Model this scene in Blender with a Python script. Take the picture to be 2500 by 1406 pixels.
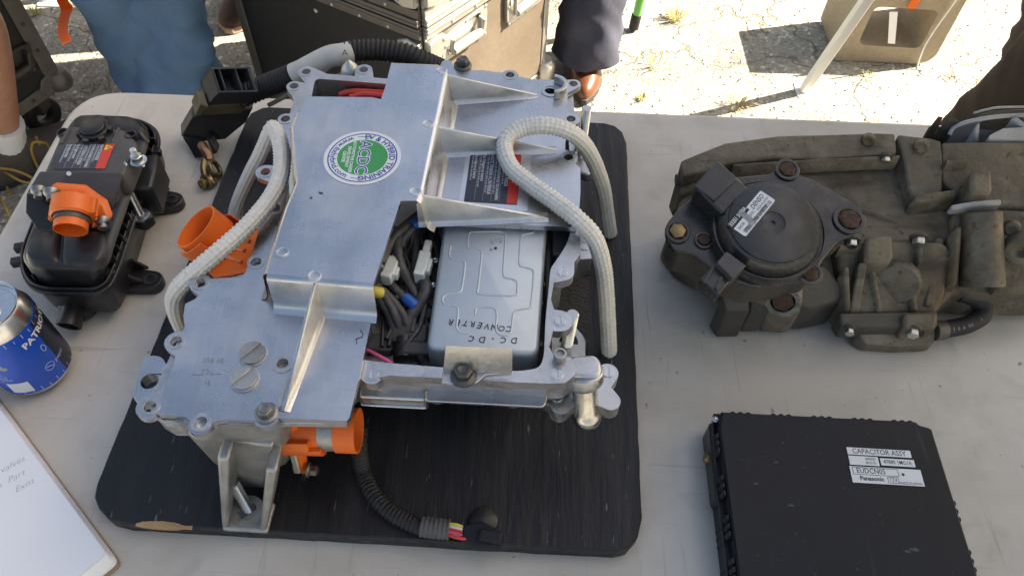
import bpy, bmesh, math, random
from mathutils import Vector, Matrix, noise
from mathutils.geometry import tessellate_polygon

for _o in list(bpy.data.objects): bpy.data.objects.remove(_o)
scene = bpy.context.scene
COL = scene.collection
rnd = random.Random(7)

# ------------------------------------------------------------------ camera
TZ = 0.74                                   # table top height
FPX = 1873.0                                # focal length in pixels of the 2500 px wide photograph
CAM = Vector((0.0, 0.0, TZ + 0.64))
_f = Vector((100, 2503, -1873)).normalized()
_u = Vector((56, 1400, 1873)); _u = (_u - _f * _u.dot(_f)).normalized()
_r = _f.cross(_u)
RC = Matrix((_r, _f, _u))                   # camera axes -> world axes
cam_data = bpy.data.cameras.new('camera')
cam_data.sensor_width = 36.0
cam_data.lens = 36.0 * FPX / 2500.0
cam_data.clip_start = 0.02; cam_data.clip_end = 500.0
cam = bpy.data.objects.new('camera', cam_data); COL.objects.link(cam)
cam.matrix_world = Matrix.Translation(CAM) @ RC.to_4x4()
scene.camera = cam

# ------------------------------------------------------------------ light
SUN_DIR = Vector((0.73, 0.195, 0.655)).normalized()      # towards the sun
EXPOSURE = 2.35
world = bpy.data.worlds.new('World'); scene.world = world; world.use_nodes = True
wn = world.node_tree.nodes; wl = world.node_tree.links
bg = wn['Background']
sky = wn.new('ShaderNodeTexSky'); sky.sky_type = 'NISHITA'; sky.sun_disc = False
sky.sun_elevation = math.asin(SUN_DIR.z)
sky.sun_rotation = math.atan2(SUN_DIR.x, SUN_DIR.y)
sky.dust_density = 3.0; sky.ozone_density = 0.6; sky.air_density = 1.0
wl.new(sky.outputs['Color'], bg.inputs['Color']); bg.inputs['Strength'].default_value = 0.055
sun_data = bpy.data.lights.new('sun', 'SUN'); sun_data.energy = 5.0; sun_data.angle = math.radians(0.5)
sun_data.color = (1.0, 0.94, 0.84)
sun = bpy.data.objects.new('sun', sun_data); COL.objects.link(sun)
sun.location = SUN_DIR * 20
sun.rotation_euler = SUN_DIR.to_track_quat('Z', 'Y').to_euler()
vs = scene.view_settings
vs.view_transform = 'Standard'; vs.look = 'None'; vs.exposure = EXPOSURE; vs.gamma = 1.0
vs.use_curve_mapping = False
vs.use_white_balance = True; vs.white_balance_temperature = 7500; vs.white_balance_tint = 10
scene.cycles.max_bounces = 8; scene.cycles.diffuse_bounces = 4; scene.cycles.glossy_bounces = 4
scene.cycles.use_denoising = True
scene.cycles.caustics_reflective = False; scene.cycles.caustics_refractive = False

# ------------------------------------------------------------------ helpers
def ray(x, y):
    return (RC @ Vector((x - 1250.0, 703.0 - y, -FPX))).normalized()
def at(x, y, z):
    """the point at height z seen at photograph pixel x, y"""
    d = ray(x, y); return CAM + d * ((z - CAM.z) / d.z)
def axis_at(x, y, dx, dy, c):
    """a direction that runs dx, dy in the photograph at x, y and turns towards the camera by cosine c"""
    d = ray(x, y); v = RC @ Vector((dx, -dy, 0)); v = (v - d * v.dot(d)).normalized()
    return (v * math.sqrt(1 - c * c) - d * c).normalized()
def frame(a):
    a = a.normalized(); h = Vector((0, 0, 1)) if abs(a.z) < 0.9 else Vector((0, 1, 0))
    x = h.cross(a).normalized(); return x, a.cross(x), a
def area2(p): return sum(p[i - 1].x * p[i].y - p[i].x * p[i - 1].y for i in range(len(p)))
def poly(px, z):
    """outline from photograph pixels on the plane z; a third number makes an ear of that radius round the pixel"""
    pts = [(at(q[0], q[1], z), q[2] if len(q) > 2 else 0) for q in px]
    if area2([p for p, r in pts]) < 0: pts.reverse()
    out = []; n = len(pts)
    for i, (c, r) in enumerate(pts):
        if not r: out.append(c); continue
        P = pts[i - 1][0]; N = pts[(i + 1) % n][0]
        dp = (P - c); dn = (N - c)
        a0 = math.atan2(dp.y, dp.x) + math.acos(min(1, r / max(dp.length, r)))
        a1 = math.atan2(dn.y, dn.x) - math.acos(min(1, r / max(dn.length, r)))
        while a1 <= a0: a1 += 2 * math.pi
        k = max(4, int((a1 - a0) / 0.35))
        out += [c + Vector((math.cos(a0 + (a1 - a0) * j / k), math.sin(a0 + (a1 - a0) * j / k), 0)) * r for j in range(k + 1)]
    return out
def rounded(pts, r, n=4):
    out = []; m = len(pts)
    for i in range(m):
        p = pts[i]; a = pts[i - 1] - p; b = pts[(i + 1) % m] - p
        d = min(r, a.length * .48, b.length * .48)
        s = p + a.normalized() * d; e = p + b.normalized() * d
        for j in range(n + 1):
            t = j / n; out.append(s * (1 - t) ** 2 + p * 2 * t * (1 - t) + e * t * t)
    return out
def circle(c, r, n=16, ax=None):
    X, Y, _ = frame(ax) if ax is not None else (Vector((1, 0, 0)), Vector((0, 1, 0)), 0)
    return [c + X * (r * math.cos(2 * math.pi * i / n)) + Y * (r * math.sin(2 * math.pi * i / n)) for i in range(n)]
class Ring(list): pass
def inset(pts, d):
    if isinstance(pts, Ring): return rounded(inset(pts.raw, d), max(.002, pts.r - d * .6), 4)
    n = len(pts); out = []
    for i in range(n):
        a = (pts[i] - pts[i - 1]); b = (pts[(i + 1) % n] - pts[i])
        na = Vector((-a.y, a.x, 0)).normalized(); nb = Vector((-b.y, b.x, 0)).normalized()
        m = na + nb
        m = m / max(.4, m.dot(na)) if m.length > 1e-6 else na
        out.append(pts[i] + m * d)
    return out
def smooth_path(p, k=8):
    p = [Vector(q) for q in p]; q = [p[0] * 2 - p[1]] + p + [p[-1] * 2 - p[-2]]; out = []
    for i in range(1, len(q) - 2):
        for j in range(k):
            t = j / k; a, b, c, d = q[i - 1:i + 3]
            out.append(.5 * ((2 * b) + (c - a) * t + (2 * a - 5 * b + 4 * c - d) * t * t + (3 * b - a - 3 * c + d) * t ** 3))
    out.append(p[-1]); return out
def resample(p, step):
    out = [p[0].copy()]; need = step
    for i in range(1, len(p)):
        a = p[i - 1]; L = (p[i] - a).length; pos = 0
        while L - pos >= need:
            pos += need; out.append(a.lerp(p[i], pos / L)); need = step
        need -= (L - pos)
    return out

WLOC = {}
class MB:
    """collects shapes and links them as ONE mesh object"""
    def __init__(s): s.V = []; s.F = []
    def add(s, vs, fs):
        o = len(s.V); s.V += [Vector(v) for v in vs]; s.F += [[i + o for i in f] for f in fs]; return s
    def box(s, c, d, m=None):
        c = Vector(c); vs = [Vector((x * d[0] / 2, y * d[1] / 2, z * d[2] / 2)) for z in (-1, 1) for y in (-1, 1) for x in (-1, 1)]
        if m is not None: vs = [m @ v for v in vs]
        return s.add([c + v for v in vs], [(0, 2, 3, 1), (4, 5, 7, 6), (0, 1, 5, 4), (2, 6, 7, 3), (0, 4, 6, 2), (1, 3, 7, 5)])
    def hexa(s, q, sh):
        """quad q pushed along the vector sh"""
        q = [Vector(p) for p in q]; sh = Vector(sh)
        return s.loft([q, [p + sh for p in q]])
    def loft(s, rings, cap=True, closed=True):
        n = len(rings[0]); vs = [p for r in rings for p in r]; fs = []
        for k in range(len(rings) - 1):
            for i in range(n if closed else n - 1):
                j = (i + 1) % n; fs.append((k * n + i, k * n + j, (k + 1) * n + j, (k + 1) * n + i))
        if cap:
            fs.append(tuple(range(n))[::-1]); fs.append(tuple((len(rings) - 1) * n + i for i in range(n)))
        return s.add(vs, fs)
    def prism(s, top, t, holes=(), sides=True, draft=0):
        """outline extruded downward by t, with holes"""
        top = list(top); dz = Vector((0, 0, -t)); b = inset(top, -draft) if draft else top
        bot = [p + dz for p in b]
        if not holes: return s.loft([bot, top])
        loops = [top] + [list(h) for h in holes]
        if area2(top) < 0: loops[0] = top[::-1]
        for i in range(1, len(loops)):
            if area2(loops[i]) > 0: loops[i] = loops[i][::-1]
        flat = [p for l in loops for p in l]; tri = tessellate_polygon([[Vector((p.x, p.y, 0)) for p in l] for l in loops])
        n = len(flat); fs = []
        for a, b_, c in tri:
            A, B, C = flat[a], flat[b_], flat[c]
            if (B - A).cross(C - A).z < 0: b_, c = c, b_
            fs.append((a, b_, c)); fs.append((a + n, c + n, b_ + n))
        o = 0
        for l in loops:
            m = len(l)
            for i in range(m): j = (i + 1) % m; fs.append((o + j, o + i, o + i + n, o + j + n))
            o += m
        return s.add(flat + [p + dz for p in flat], fs)
    def slab(s, px, zb):
        """pixels with heights, walls straight down to zb"""
        top = [at(*q) for q in px]
        if area2(top) < 0: top.reverse()
        return s.loft([[Vector((p.x, p.y, zb)) for p in top], top])
    def cyl(s, p0, p1, r0, r1=None, n=20, cap=True):
        p0 = Vector(p0); p1 = Vector(p1); r1 = r0 if r1 is None else r1; a = p1 - p0
        return s.loft([circle(p0, r0, n, a), circle(p1, r1, n, a)], cap)
    def lathe(s, o, a, prof, n=28, cap=True):
        a = a.normalized(); return s.loft([circle(Vector(o) + a * h, max(r, 1e-5), n, a) for r, h in prof], cap)
    def hexnut(s, p, a, r, h): return s.lathe(p, a, [(r, 0), (r, h * .85), (r * .86, h)], 6)
    def bolt(s, p, a, r, h, flange=True):
        a = a.normalized(); p = Vector(p)
        if flange: s.lathe(p, a, [(r * 1.45, 0), (r * 1.45, h * .16), (r * 1.15, h * .32)], 20)
        s.lathe(p + a * h * .25, a, [(r, 0), (r, h * .65), (r * .85, h * .75)], 6)
        s.lathe(p + a * h * .9, a, [(r * .66, -.1 * h), (r * .66, h * .135), (r * .60, h * .15), (r * .52, h * .12)], 16)
        return s
    def screw(s, p, r, h=.0012, ang=.6):
        p = Vector(p); X = Vector((math.cos(ang), math.sin(ang), 0)); Y = Vector((-X.y, X.x, 0)); w = r * .17
        for sg in (1, -1):
            a0 = math.asin(w / r); arc = [p + (X * math.cos(t) + Y * math.sin(t) * sg) * r for t in [a0 + (math.pi - 2 * a0) * i / 12 for i in range(13)]]
            if sg < 0: arc.reverse()
            s.loft([arc, [q + Vector((0, 0, h)) for q in arc]])
        s.cyl(p, p + Vector((0, 0, h * .35)), r * .98, n=18); return s
    def ring(s, o, a, ro, ri, h, n=28):
        a = a.normalized(); o = Vector(o)
        r = [circle(o, ri, n, a), circle(o, ro, n, a), circle(o + a * h, ro, n, a), circle(o + a * h, ri, n, a)]
        return s.loft(r + [r[0]], cap=False)
    def tube(s, pts, r, n=10, cap=True, flat=None):
        """r: number or function of (arc length, angle)"""
        pts = [Vector(p) for p in pts]; rings = []; L = 0; prev = None; X = None
        for i, p in enumerate(pts):
            t = (pts[min(i + 1, len(pts) - 1)] - pts[max(i - 1, 0)]).normalized()
            if X is None: X, Y, _ = frame(t)
            else:
                X = (X - t * X.dot(t)).normalized(); Y = t.cross(X)
            if i: L += (p - pts[i - 1]).length
            ring = []
            for k in range(n):
                th = 2 * math.pi * k / n; rr = r(L, th) if callable(r) else r
                ring.append(p + X * (math.cos(th) * rr) + Y * (math.sin(th) * rr))
            rings.append(ring)
        return s.loft(rings, cap)
    def strip(s, line, prof, flip=False, closed=False):
        """a profile of (outward, z) swept along a level line; outward is to the right of its direction"""
        n = len(line); rows = []
        for i in range(n):
            a = line[i] - line[i - 1] if (i or closed) else line[1] - line[0]
            b = line[(i + 1) % n] - line[i] if (i < n - 1 or closed) else a
            if not i and not closed: a = b
            na = Vector((a.y, -a.x, 0)).normalized(); nb = Vector((b.y, -b.x, 0)).normalized()
            m = na + nb; m = m / max(.5, m.dot(na))
            rows.append([Vector((line[i].x, line[i].y, z)) + m * o for o, z in prof])
        k = len(prof); fs = []
        for i in range(n if closed else n - 1):
            i2 = (i + 1) % n
            for j in range(k - 1): fs.append((i * k + j, i2 * k + j, i2 * k + j + 1, i * k + j + 1))
        if not flip: fs = [f[::-1] for f in fs]
        return s.add([p for r_ in rows for p in r_], fs)
    def text(s, body, size, fn, bold=0.0, align='CENTER', width=None):
        """lettering; fn maps flat (u, v) to the surface"""
        cu = bpy.data.curves.new('t', 'FONT'); cu.body = body; cu.size = size; cu.align_x = align; cu.align_y = 'CENTER'
        cu.resolution_u = 2; cu.offset = bold * size
        ob = bpy.data.objects.new('t', cu); me = bpy.data.meshes.new_from_object(ob)
        k = 1.0
        if width and len(me.vertices): xs_ = [v.co.x for v in me.vertices]; k = width / (max(xs_) - min(xs_))
        s.add([fn(v.co.x * k, v.co.y) for v in me.vertices], [tuple(p.vertices) for p in me.polygons])
        bpy.data.objects.remove(ob); bpy.data.curves.remove(cu); bpy.data.meshes.remove(me); return s
    def build(s, name, mat, parent=None, bevel=0, seg=2, angle=35, weld=True, flat=False, label=None, sub=0):
        me = bpy.data.meshes.new(name); off = WLOC.get(parent.name, Vector()) if parent else Vector()
        me.from_pydata([v - off for v in s.V], [], s.F); me.update()
        bm = bmesh.new(); bm.from_mesh(me)
        if weld: bmesh.ops.remove_doubles(bm, verts=bm.verts, dist=2e-5)
        bmesh.ops.recalc_face_normals(bm, faces=bm.faces)
        bm.to_mesh(me); bm.free()
        if not flat:
            for p in me.polygons: p.use_smooth = True
            me.set_sharp_from_angle(angle=math.radians(angle))
        me.materials.append(mat)
        o = bpy.data.objects.new(name, me); COL.objects.link(o)
        if parent: o.parent = parent; WLOC[o.name] = off
        else: WLOC[o.name] = Vector()
        if bevel:
            b = o.modifiers.new('bevel', 'BEVEL'); b.width = bevel; b.segments = seg; b.limit_method = 'ANGLE'
            b.angle_limit = math.radians(40); b.use_clamp_overlap = True; b.harden_normals = False
        if label: o['label'] = label
        return o
def thing(name, loc, label, cat, group=None):
    o = bpy.data.objects.new(name, None); COL.objects.link(o); o.location = loc; o.empty_display_size = .05
    WLOC[o.name] = Vector(loc); tag(o, label, cat, group); return o
def tag(o, label, cat, group=None):
    o['label'] = label; o['category'] = cat
    if group: o['group'] = group
    return o
def struct(o): o['kind'] = 'structure'; return o
def copy_thing(root, loc):
    """a thing with copies of its parts and sub-parts that share their meshes"""
    r = root.copy(); COL.objects.link(r); r.location = loc
    for ch in list(root.children):
        c = ch.copy(); COL.objects.link(c); c.parent = r
        for g in list(ch.children):
            d = g.copy(); COL.objects.link(d); d.parent = c
    return r

# ------------------------------------------------------------------ materials
MATS = {}
def M(name, col, rough=.5, metal=0, spec=.5, var=None, bump=None, speck=None, rvar=0, trans=0, stretch=None, coat=0, var2=None, lines=()):
    """col; var=(scale, amount, other colour), var2 the same; bump=(scale, strength); speck=(scale, threshold, colour)"""
    m = bpy.data.materials.new(name); m.use_nodes = True; nt = m.node_tree; N = nt.nodes; L = nt.links
    b = N['Principled BSDF']; b.inputs['Roughness'].default_value = rough; b.inputs['Metallic'].default_value = metal
    b.inputs['Specular IOR Level'].default_value = spec
    if coat: b.inputs['Coat Weight'].default_value = coat; b.inputs['Coat Roughness'].default_value = .15
    tc = N.new('ShaderNodeTexCoord'); src = tc.outputs['Object']
    if stretch:
        mp = N.new('ShaderNodeMapping'); mp.inputs['Scale'].default_value = stretch; L.new(src, mp.inputs[0]); src = mp.outputs[0]
    c = None; base = (*col, 1)
    def ns(scale, det=4, ro=.6):
        n = N.new('ShaderNodeTexNoise'); n.inputs['Scale'].default_value = scale; n.inputs['Detail'].default_value = det
        n.inputs['Roughness'].default_value = ro; L.new(src, n.inputs['Vector']); return n.outputs['Fac']
    def rng(o, a, b_, lo=0., hi=1.):
        r = N.new('ShaderNodeMapRange'); r.inputs[1].default_value = a; r.inputs[2].default_value = b_
        r.inputs[3].default_value = lo; r.inputs[4].default_value = hi; L.new(o, r.inputs[0]); return r.outputs[0]
    def mix(f, a, b_):
        x = N.new('ShaderNodeMix'); x.data_type = 'RGBA'; L.new(f, x.inputs['Factor'])
        if a is None: x.inputs['A'].default_value = base
        else: L.new(a, x.inputs['A'])
        x.inputs['B'].default_value = (*b_, 1); return x.outputs['Result']
    f0 = None
    for v in (var, var2):
        if v:
            f0 = ns(v[0]); lo = v[3] if len(v) > 3 else .38; wd_ = v[4] if len(v) > 4 else .3
            c = mix(rng(f0, lo, lo + wd_, 0, v[1]), c, v[2])
    for rot_, sc_l, lo_l, hi_l, amt_l, col_l in lines:
        mp = N.new('ShaderNodeMapping'); mp.inputs['Rotation'].default_value = (0, 0, rot_); mp.inputs['Scale'].default_value = sc_l
        L.new(tc.outputs['Object'], mp.inputs[0]); n = N.new('ShaderNodeTexNoise'); n.inputs['Scale'].default_value = 1.0; n.inputs['Detail'].default_value = 3; n.inputs['Distortion'].default_value = .5
        L.new(mp.outputs[0], n.inputs['Vector']); c = mix(rng(n.outputs['Fac'], lo_l, hi_l, 0, amt_l), c, col_l)
    if speck:
        f = ns(speck[0], 2, .5); c = mix(rng(f, speck[1], speck[1] + .06), c, speck[2])
    if c is None: b.inputs['Base Color'].default_value = base
    else: L.new(c, b.inputs['Base Color'])
    if rvar and f0 is not None: L.new(rng(f0, .3, .7, max(.05, rough - rvar), min(1, rough + rvar)), b.inputs['Roughness'])
    if bump:
        f = ns(bump[0], 5, .6); bp = N.new('ShaderNodeBump'); bp.inputs['Strength'].default_value = bump[1]
        bp.inputs['Distance'].default_value = bump[2] if len(bump) > 2 else .002
        L.new(f, bp.inputs['Height']); L.new(bp.outputs[0], b.inputs['Normal'])
    if trans:
        t = N.new('ShaderNodeBsdfTranslucent'); t.inputs['Color'].default_value = base
        mx = N.new('ShaderNodeMixShader'); mx.inputs[0].default_value = trans
        L.new(b.outputs[0], mx.inputs[1]); L.new(t.outputs[0], mx.inputs[2]); L.new(mx.outputs[0], N['Material Output'].inputs['Surface'])
    MATS[name] = m; return m

cast = M('cast_aluminium', (.56, .565, .57), .40, 1, var=(30, .75, (.38, .38, .375)), var2=(230, .35, (.68, .68, .67)), bump=(420, .16, .001), rvar=.12)
castd = M('cast_aluminium_rough', (.46, .46, .445), .52, 1, var=(38, .8, (.27, .265, .25)), var2=(300, .4, (.58, .57, .55), .5), bump=(300, .4, .001), rvar=.10)
skim = M('machined_aluminium', (.61, .615, .625), .31, 1, var=(8, .85, (.43, .44, .455), .30, .45), var2=(24, .5, (.70, .705, .715), .38, .4), bump=(40, .035, .0015), rvar=.13, lines=((.3, (700, 40, 30), .45, .80, .25, (.76, .765, .775)), (-1.2, (60, 420, 30), .50, .80, .25, (.44, .45, .46)), (.15, (18, 7, 10), .48, .78, .7, (.39, .40, .42))))
steel = M('zinc_plated_steel', (.62, .63, .62), .28, 1, var=(60, .4, (.42, .43, .42)), bump=(300, .05, .001))
galv = M('galvanised_box', (.53, .585, .615), .46, .5, var=(24, .5, (.44, .49, .52), .36, .4), var2=(140, .2, (.6, .65, .68)), bump=(200, .05, .001))
dullsteel = M('dull_steel', (.27, .27, .265), .42, .95, var=(90, .6, (.16, .16, .155)), bump=(300, .2, .001))
darksteel = M('dark_bolt', (.10, .10, .095), .4, .9, var=(120, .6, (.2, .19, .17)))
brass = M('dull_brass', (.30, .22, .10), .38, .9, var=(90, .7, (.14, .10, .06)))
nickel = M('nickel_tube', (.56, .56, .545), .24, 1, var=(70, .5, (.40, .385, .34)), rvar=.1)
blackp = M('black_plastic', (.014, .014, .015), .36, spec=.5, var=(40, .5, (.028, .027, .027)), bump=(500, .06, .001), rvar=.1)
blackm = M('black_matte_plastic', (.007, .0085, .012), .46, spec=.25, var=(8, .8, (.015, .018, .025), .34, .4), bump=(700, .10, .001), rvar=.14, speck=(240, .70, (.05, .05, .05)), lines=((.3, (110, 7, 4), .64, .76, .45, (.035, .037, .043)), (1.4, (90, 7, 4), .66, .76, .45, (.035, .035, .038))))
greyp = M('dusty_black_plastic', (.055, .053, .052), .45, var=(30, .6, (.10, .095, .09)), bump=(500, .06, .001))
orangep = M('orange_plastic', (.80, .155, .020), .42, spec=.45, var=(60, .3, (.66, .12, .02)), bump=(350, .05, .001))
rubber = M('black_rubber', (.018, .018, .019), .6, spec=.35, var=(80, .4, (.035, .034, .033)))
greyrub = M('grey_tape', (.075, .075, .075), .6, var=(90, .5, (.11, .11, .11)))
tablem = M('white_table_plastic', (.62, .585, .525), .42, spec=.4, var=(5, .75, (.485, .45, .385), .30, .4), var2=(22, .55, (.43, .395, .335), .46, .3), speck=(110, .73, (.22, .20, .17)), bump=(900, .14, .0006), rvar=.12, lines=((.45, (150, 9, 5), .65, .75, .5, (.36, .34, .30)), (-.5, (8, 170, 5), .66, .75, .5, (.34, .32, .29)), (1.25, (120, 7, 4), .67, .75, .55, (.30, .285, .26)), (.05, (4, 12, 4), .50, .80, .7, (.42, .385, .32)), (.9, (14, 14, 6), .60, .70, .35, (.34, .31, .26))))
board = M('black_painted_plywood', (.012, .013, .016), .46, spec=.30, var=(14, .8, (.030, .030, .033), .36, .4), var2=(55, .6, (.034, .028, .023), .5), speck=(300, .705, (.16, .15, .14)), bump=(70, .9, .0025), stretch=(1, .14, 1), rvar=.14, lines=((.03, (120, 9, 6), .58, .74, .25, (.046, .043, .038)), (.02, (60, 5, 3), .58, .74, .4, (.008, .008, .009)), (.7, (25, 25, 9), .56, .72, .4, (.030, .029, .028))))
boardedge = M('bare_wood_chip', (.50, .32, .15), .7, var=(60, .8, (.26, .15, .07)), stretch=(.2, 1, 1), bump=(200, .4))
ropem = M('white_braided_rope', (.70, .68, .62), .6, spec=.3, var=(70, .4, (.60, .57, .50)), var2=(420, .4, (.44, .41, .35), .5))
paperm = M('white_paper', (.80, .82, .84), .75, var=(20, .15, (.74, .76, .79)))
cardm = M('brown_cardboard', (.32, .22, .15), .8, var=(30, .3, (.25, .17, .11)))
ink = M('black_ink', (.02, .02, .022), .6)
greyink = M('grey_pencil', (.42, .44, .49), .7)
whitep = M('label_white', (.72, .73, .73), .45, var=(60, .3, (.64, .65, .65)))
labeld = M('label_dark', (.030, .036, .058), .4, var=(40, .3, (.05, .055, .075)))
labelr = M('label_red', (.62, .045, .03), .4)
labely = M('label_yellow', (.75, .55, .03), .45)
labelg = M('sticker_green', (.035, .30, .085), .4)
labelb = M('sticker_blue', (.03, .075, .30), .4)
printg = M('grey_print', (.30, .32, .36), .5)
canblue = M('can_blue', (.010, .085, .50), .26, .10, var=(25, .3, (.008, .065, .40)), coat=.3)
canalu = M('can_aluminium', (.72, .72, .72), .25, 1, bump=(200, .03, .0005))
cannavy = M('can_navy', (.008, .010, .03), .3, .2)
canred = M('can_red', (.5, .02, .02), .4)
grimy = M('grimy_cast_metal', (.185, .158, .112), .60, .35, var=(8, .9, (.075, .062, .042), .36, .28), var2=(34, .75, (.30, .262, .20), .50, .25), speck=(120, .65, (.11, .060, .030)), bump=(110, .9, .0022), rvar=.18, lines=((.0, (16, 45, 16), .52, .70, .75, (.042, .034, .024)), (.6, (40, 9, 9), .56, .74, .6, (.13, .085, .045)), (1.2, (9, 60, 9), .58, .72, .5, (.30, .28, .24))))
grimyd = M('grimy_dark_metal', (.070, .064, .056), .5, .4, var=(20, .8, (.12, .108, .088)), bump=(160, .6, .0018), rvar=.14)
dome = M('grey_cast_dome', (.36, .36, .37), .42, .3, var=(30, .6, (.22, .22, .225)), bump=(260, .3))
rust = M('rusty_bolt', (.105, .054, .034), .8, .3, var=(160, .9, (.05, .032, .024)), bump=(260, 1.0, .002))
motorm = M('grey_black_motor', (.034, .035, .037), .28, .35, spec=.6, var=(10, .8, (.066, .064, .056)), var2=(70, .35, (.022, .022, .022)), bump=(500, .05, .001), rvar=.12)
denim = M('blue_denim', (.095, .175, .295), .85, spec=.2, var=(9, .45, (.13, .225, .35), .36, .4), var2=(420, .35, (.065, .125, .225)), bump=(700, .6, .001), lines=((.2, (6, 30, 4), .52, .72, .35, (.065, .13, .23)),))
darkcloth = M('dark_navy_trousers', (.052, .056, .082), .85, spec=.2, var=(18, .5, (.085, .09, .12)), bump=(700, .4, .001))
browncloth = M('dark_brown_trousers', (.040, .030, .024), .85, spec=.2, var=(15, .5, (.055, .043, .035)), bump=(700, .3, .001))
skinm = M('skin', (.36, .19, .125), .5, var=(45, .6, (.27, .125, .08)), var2=(300, .3, (.30, .15, .10)), bump=(400, .2, .001))
sockm = M('white_sock', (.62, .63, .66), .9, var=(200, .4, (.5, .5, .53)), bump=(600, .5, .001))
shoeb = M('polished_brown_leather', (.125, .042, .017), .30, spec=.6, var=(25, .6, (.075, .024, .010)), bump=(300, .10, .001))
shoed = M('brown_suede', (.13, .075, .058), .85, var=(60, .5, (.09, .05, .04)), bump=(500, .3))
solem = M('tan_sole', (.36, .26, .18), .7, var=(40, .4, (.28, .2, .14)))
shoek = M('dark_work_shoe', (.038, .030, .026), .7, var=(60, .5, (.06, .048, .04)))
shirtm = M('faded_shirt', (.25, .27, .3), .85)
hairm = M('hair', (.05, .035, .025), .6)
casek = M('black_laminate', (.018, .018, .018), .5, spec=.4, var=(60, .4, (.03, .029, .027)), bump=(260, .15, .001))
caseb = M('sunlit_brown_laminate', (.125, .100, .075), .6, var=(7, .7, (.17, .14, .105)), var2=(90, .4, (.09, .07, .052)), bump=(260, .2, .001))  # black laminate lightened to brown for the hazy sunlit end
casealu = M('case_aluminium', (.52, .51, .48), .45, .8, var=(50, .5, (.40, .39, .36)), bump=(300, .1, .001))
casealud = M('shaded_dull_trim', (.17, .155, .135), .55, .6, var=(50, .5, (.12, .11, .095)))  # case aluminium darkened for the shaded front; also trims the left case
castdark = M('dark_case_metal', (.06, .052, .045), .5, .5, var=(50, .5, (.09, .08, .07)))
ribbon = M('orange_ribbon', (.95, .22, .02), .5, trans=.35)
whitepaint = M('white_paint', (.74, .74, .71), .45, var=(40, .25, (.62, .61, .57)))
greenpaint = M('green_pole', (.12, .50, .09), .4)
cordm = M('yellow_cord', (.26, .17, .03), .6)
concrete = M('concrete_block', (.36, .30, .22), .9, var=(60, .6, (.28, .23, .165)), speck=(300, .64, (.19, .15, .11)), bump=(240, .7, .003))
canopym = M('white_canopy_fabric', (.66, .67, .68), .8, trans=.16)
grassm = M('dry_grass', (.42, .34, .15), .8, trans=.25)
grassg = M('green_grass', (.30, .30, .10), .8, trans=.25)
redwire = M('red_wire', (.6, .05, .035), .4)
pinkwire = M('pink_wire', (.75, .12, .25), .4)
bluewire = M('blue_tape', (.025, .13, .50), .45)
yelwire = M('yellow_wire', (.75, .60, .10), .45)
whitewire = M('white_wire', (.7, .7, .68), .5)
loom = M('dark_loom', (.060, .058, .058), .45, var=(150, .7, (.13, .125, .12)), bump=(300, .5, .001))
whiteplug = M('white_plug', (.72, .77, .73), .42)
paperlabel = M('grey_tape_label', (.52, .52, .48), .55, var=(60, .5, (.42, .41, .38)), bump=(120, .3, .002))
gasket = M('pale_gasket', (.55, .50, .42), .6)
fuseyel = M('smoky_yellow_plastic', (.115, .092, .040), .35, var=(80, .6, (.07, .058, .03)))
pebblem = M('pebble', (.30, .285, .25), .8, var=(35, .8, (.15, .145, .13)), var2=(20, .7, (.42, .39, .33), .5))
UP = Vector((0, 0, 1))
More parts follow.
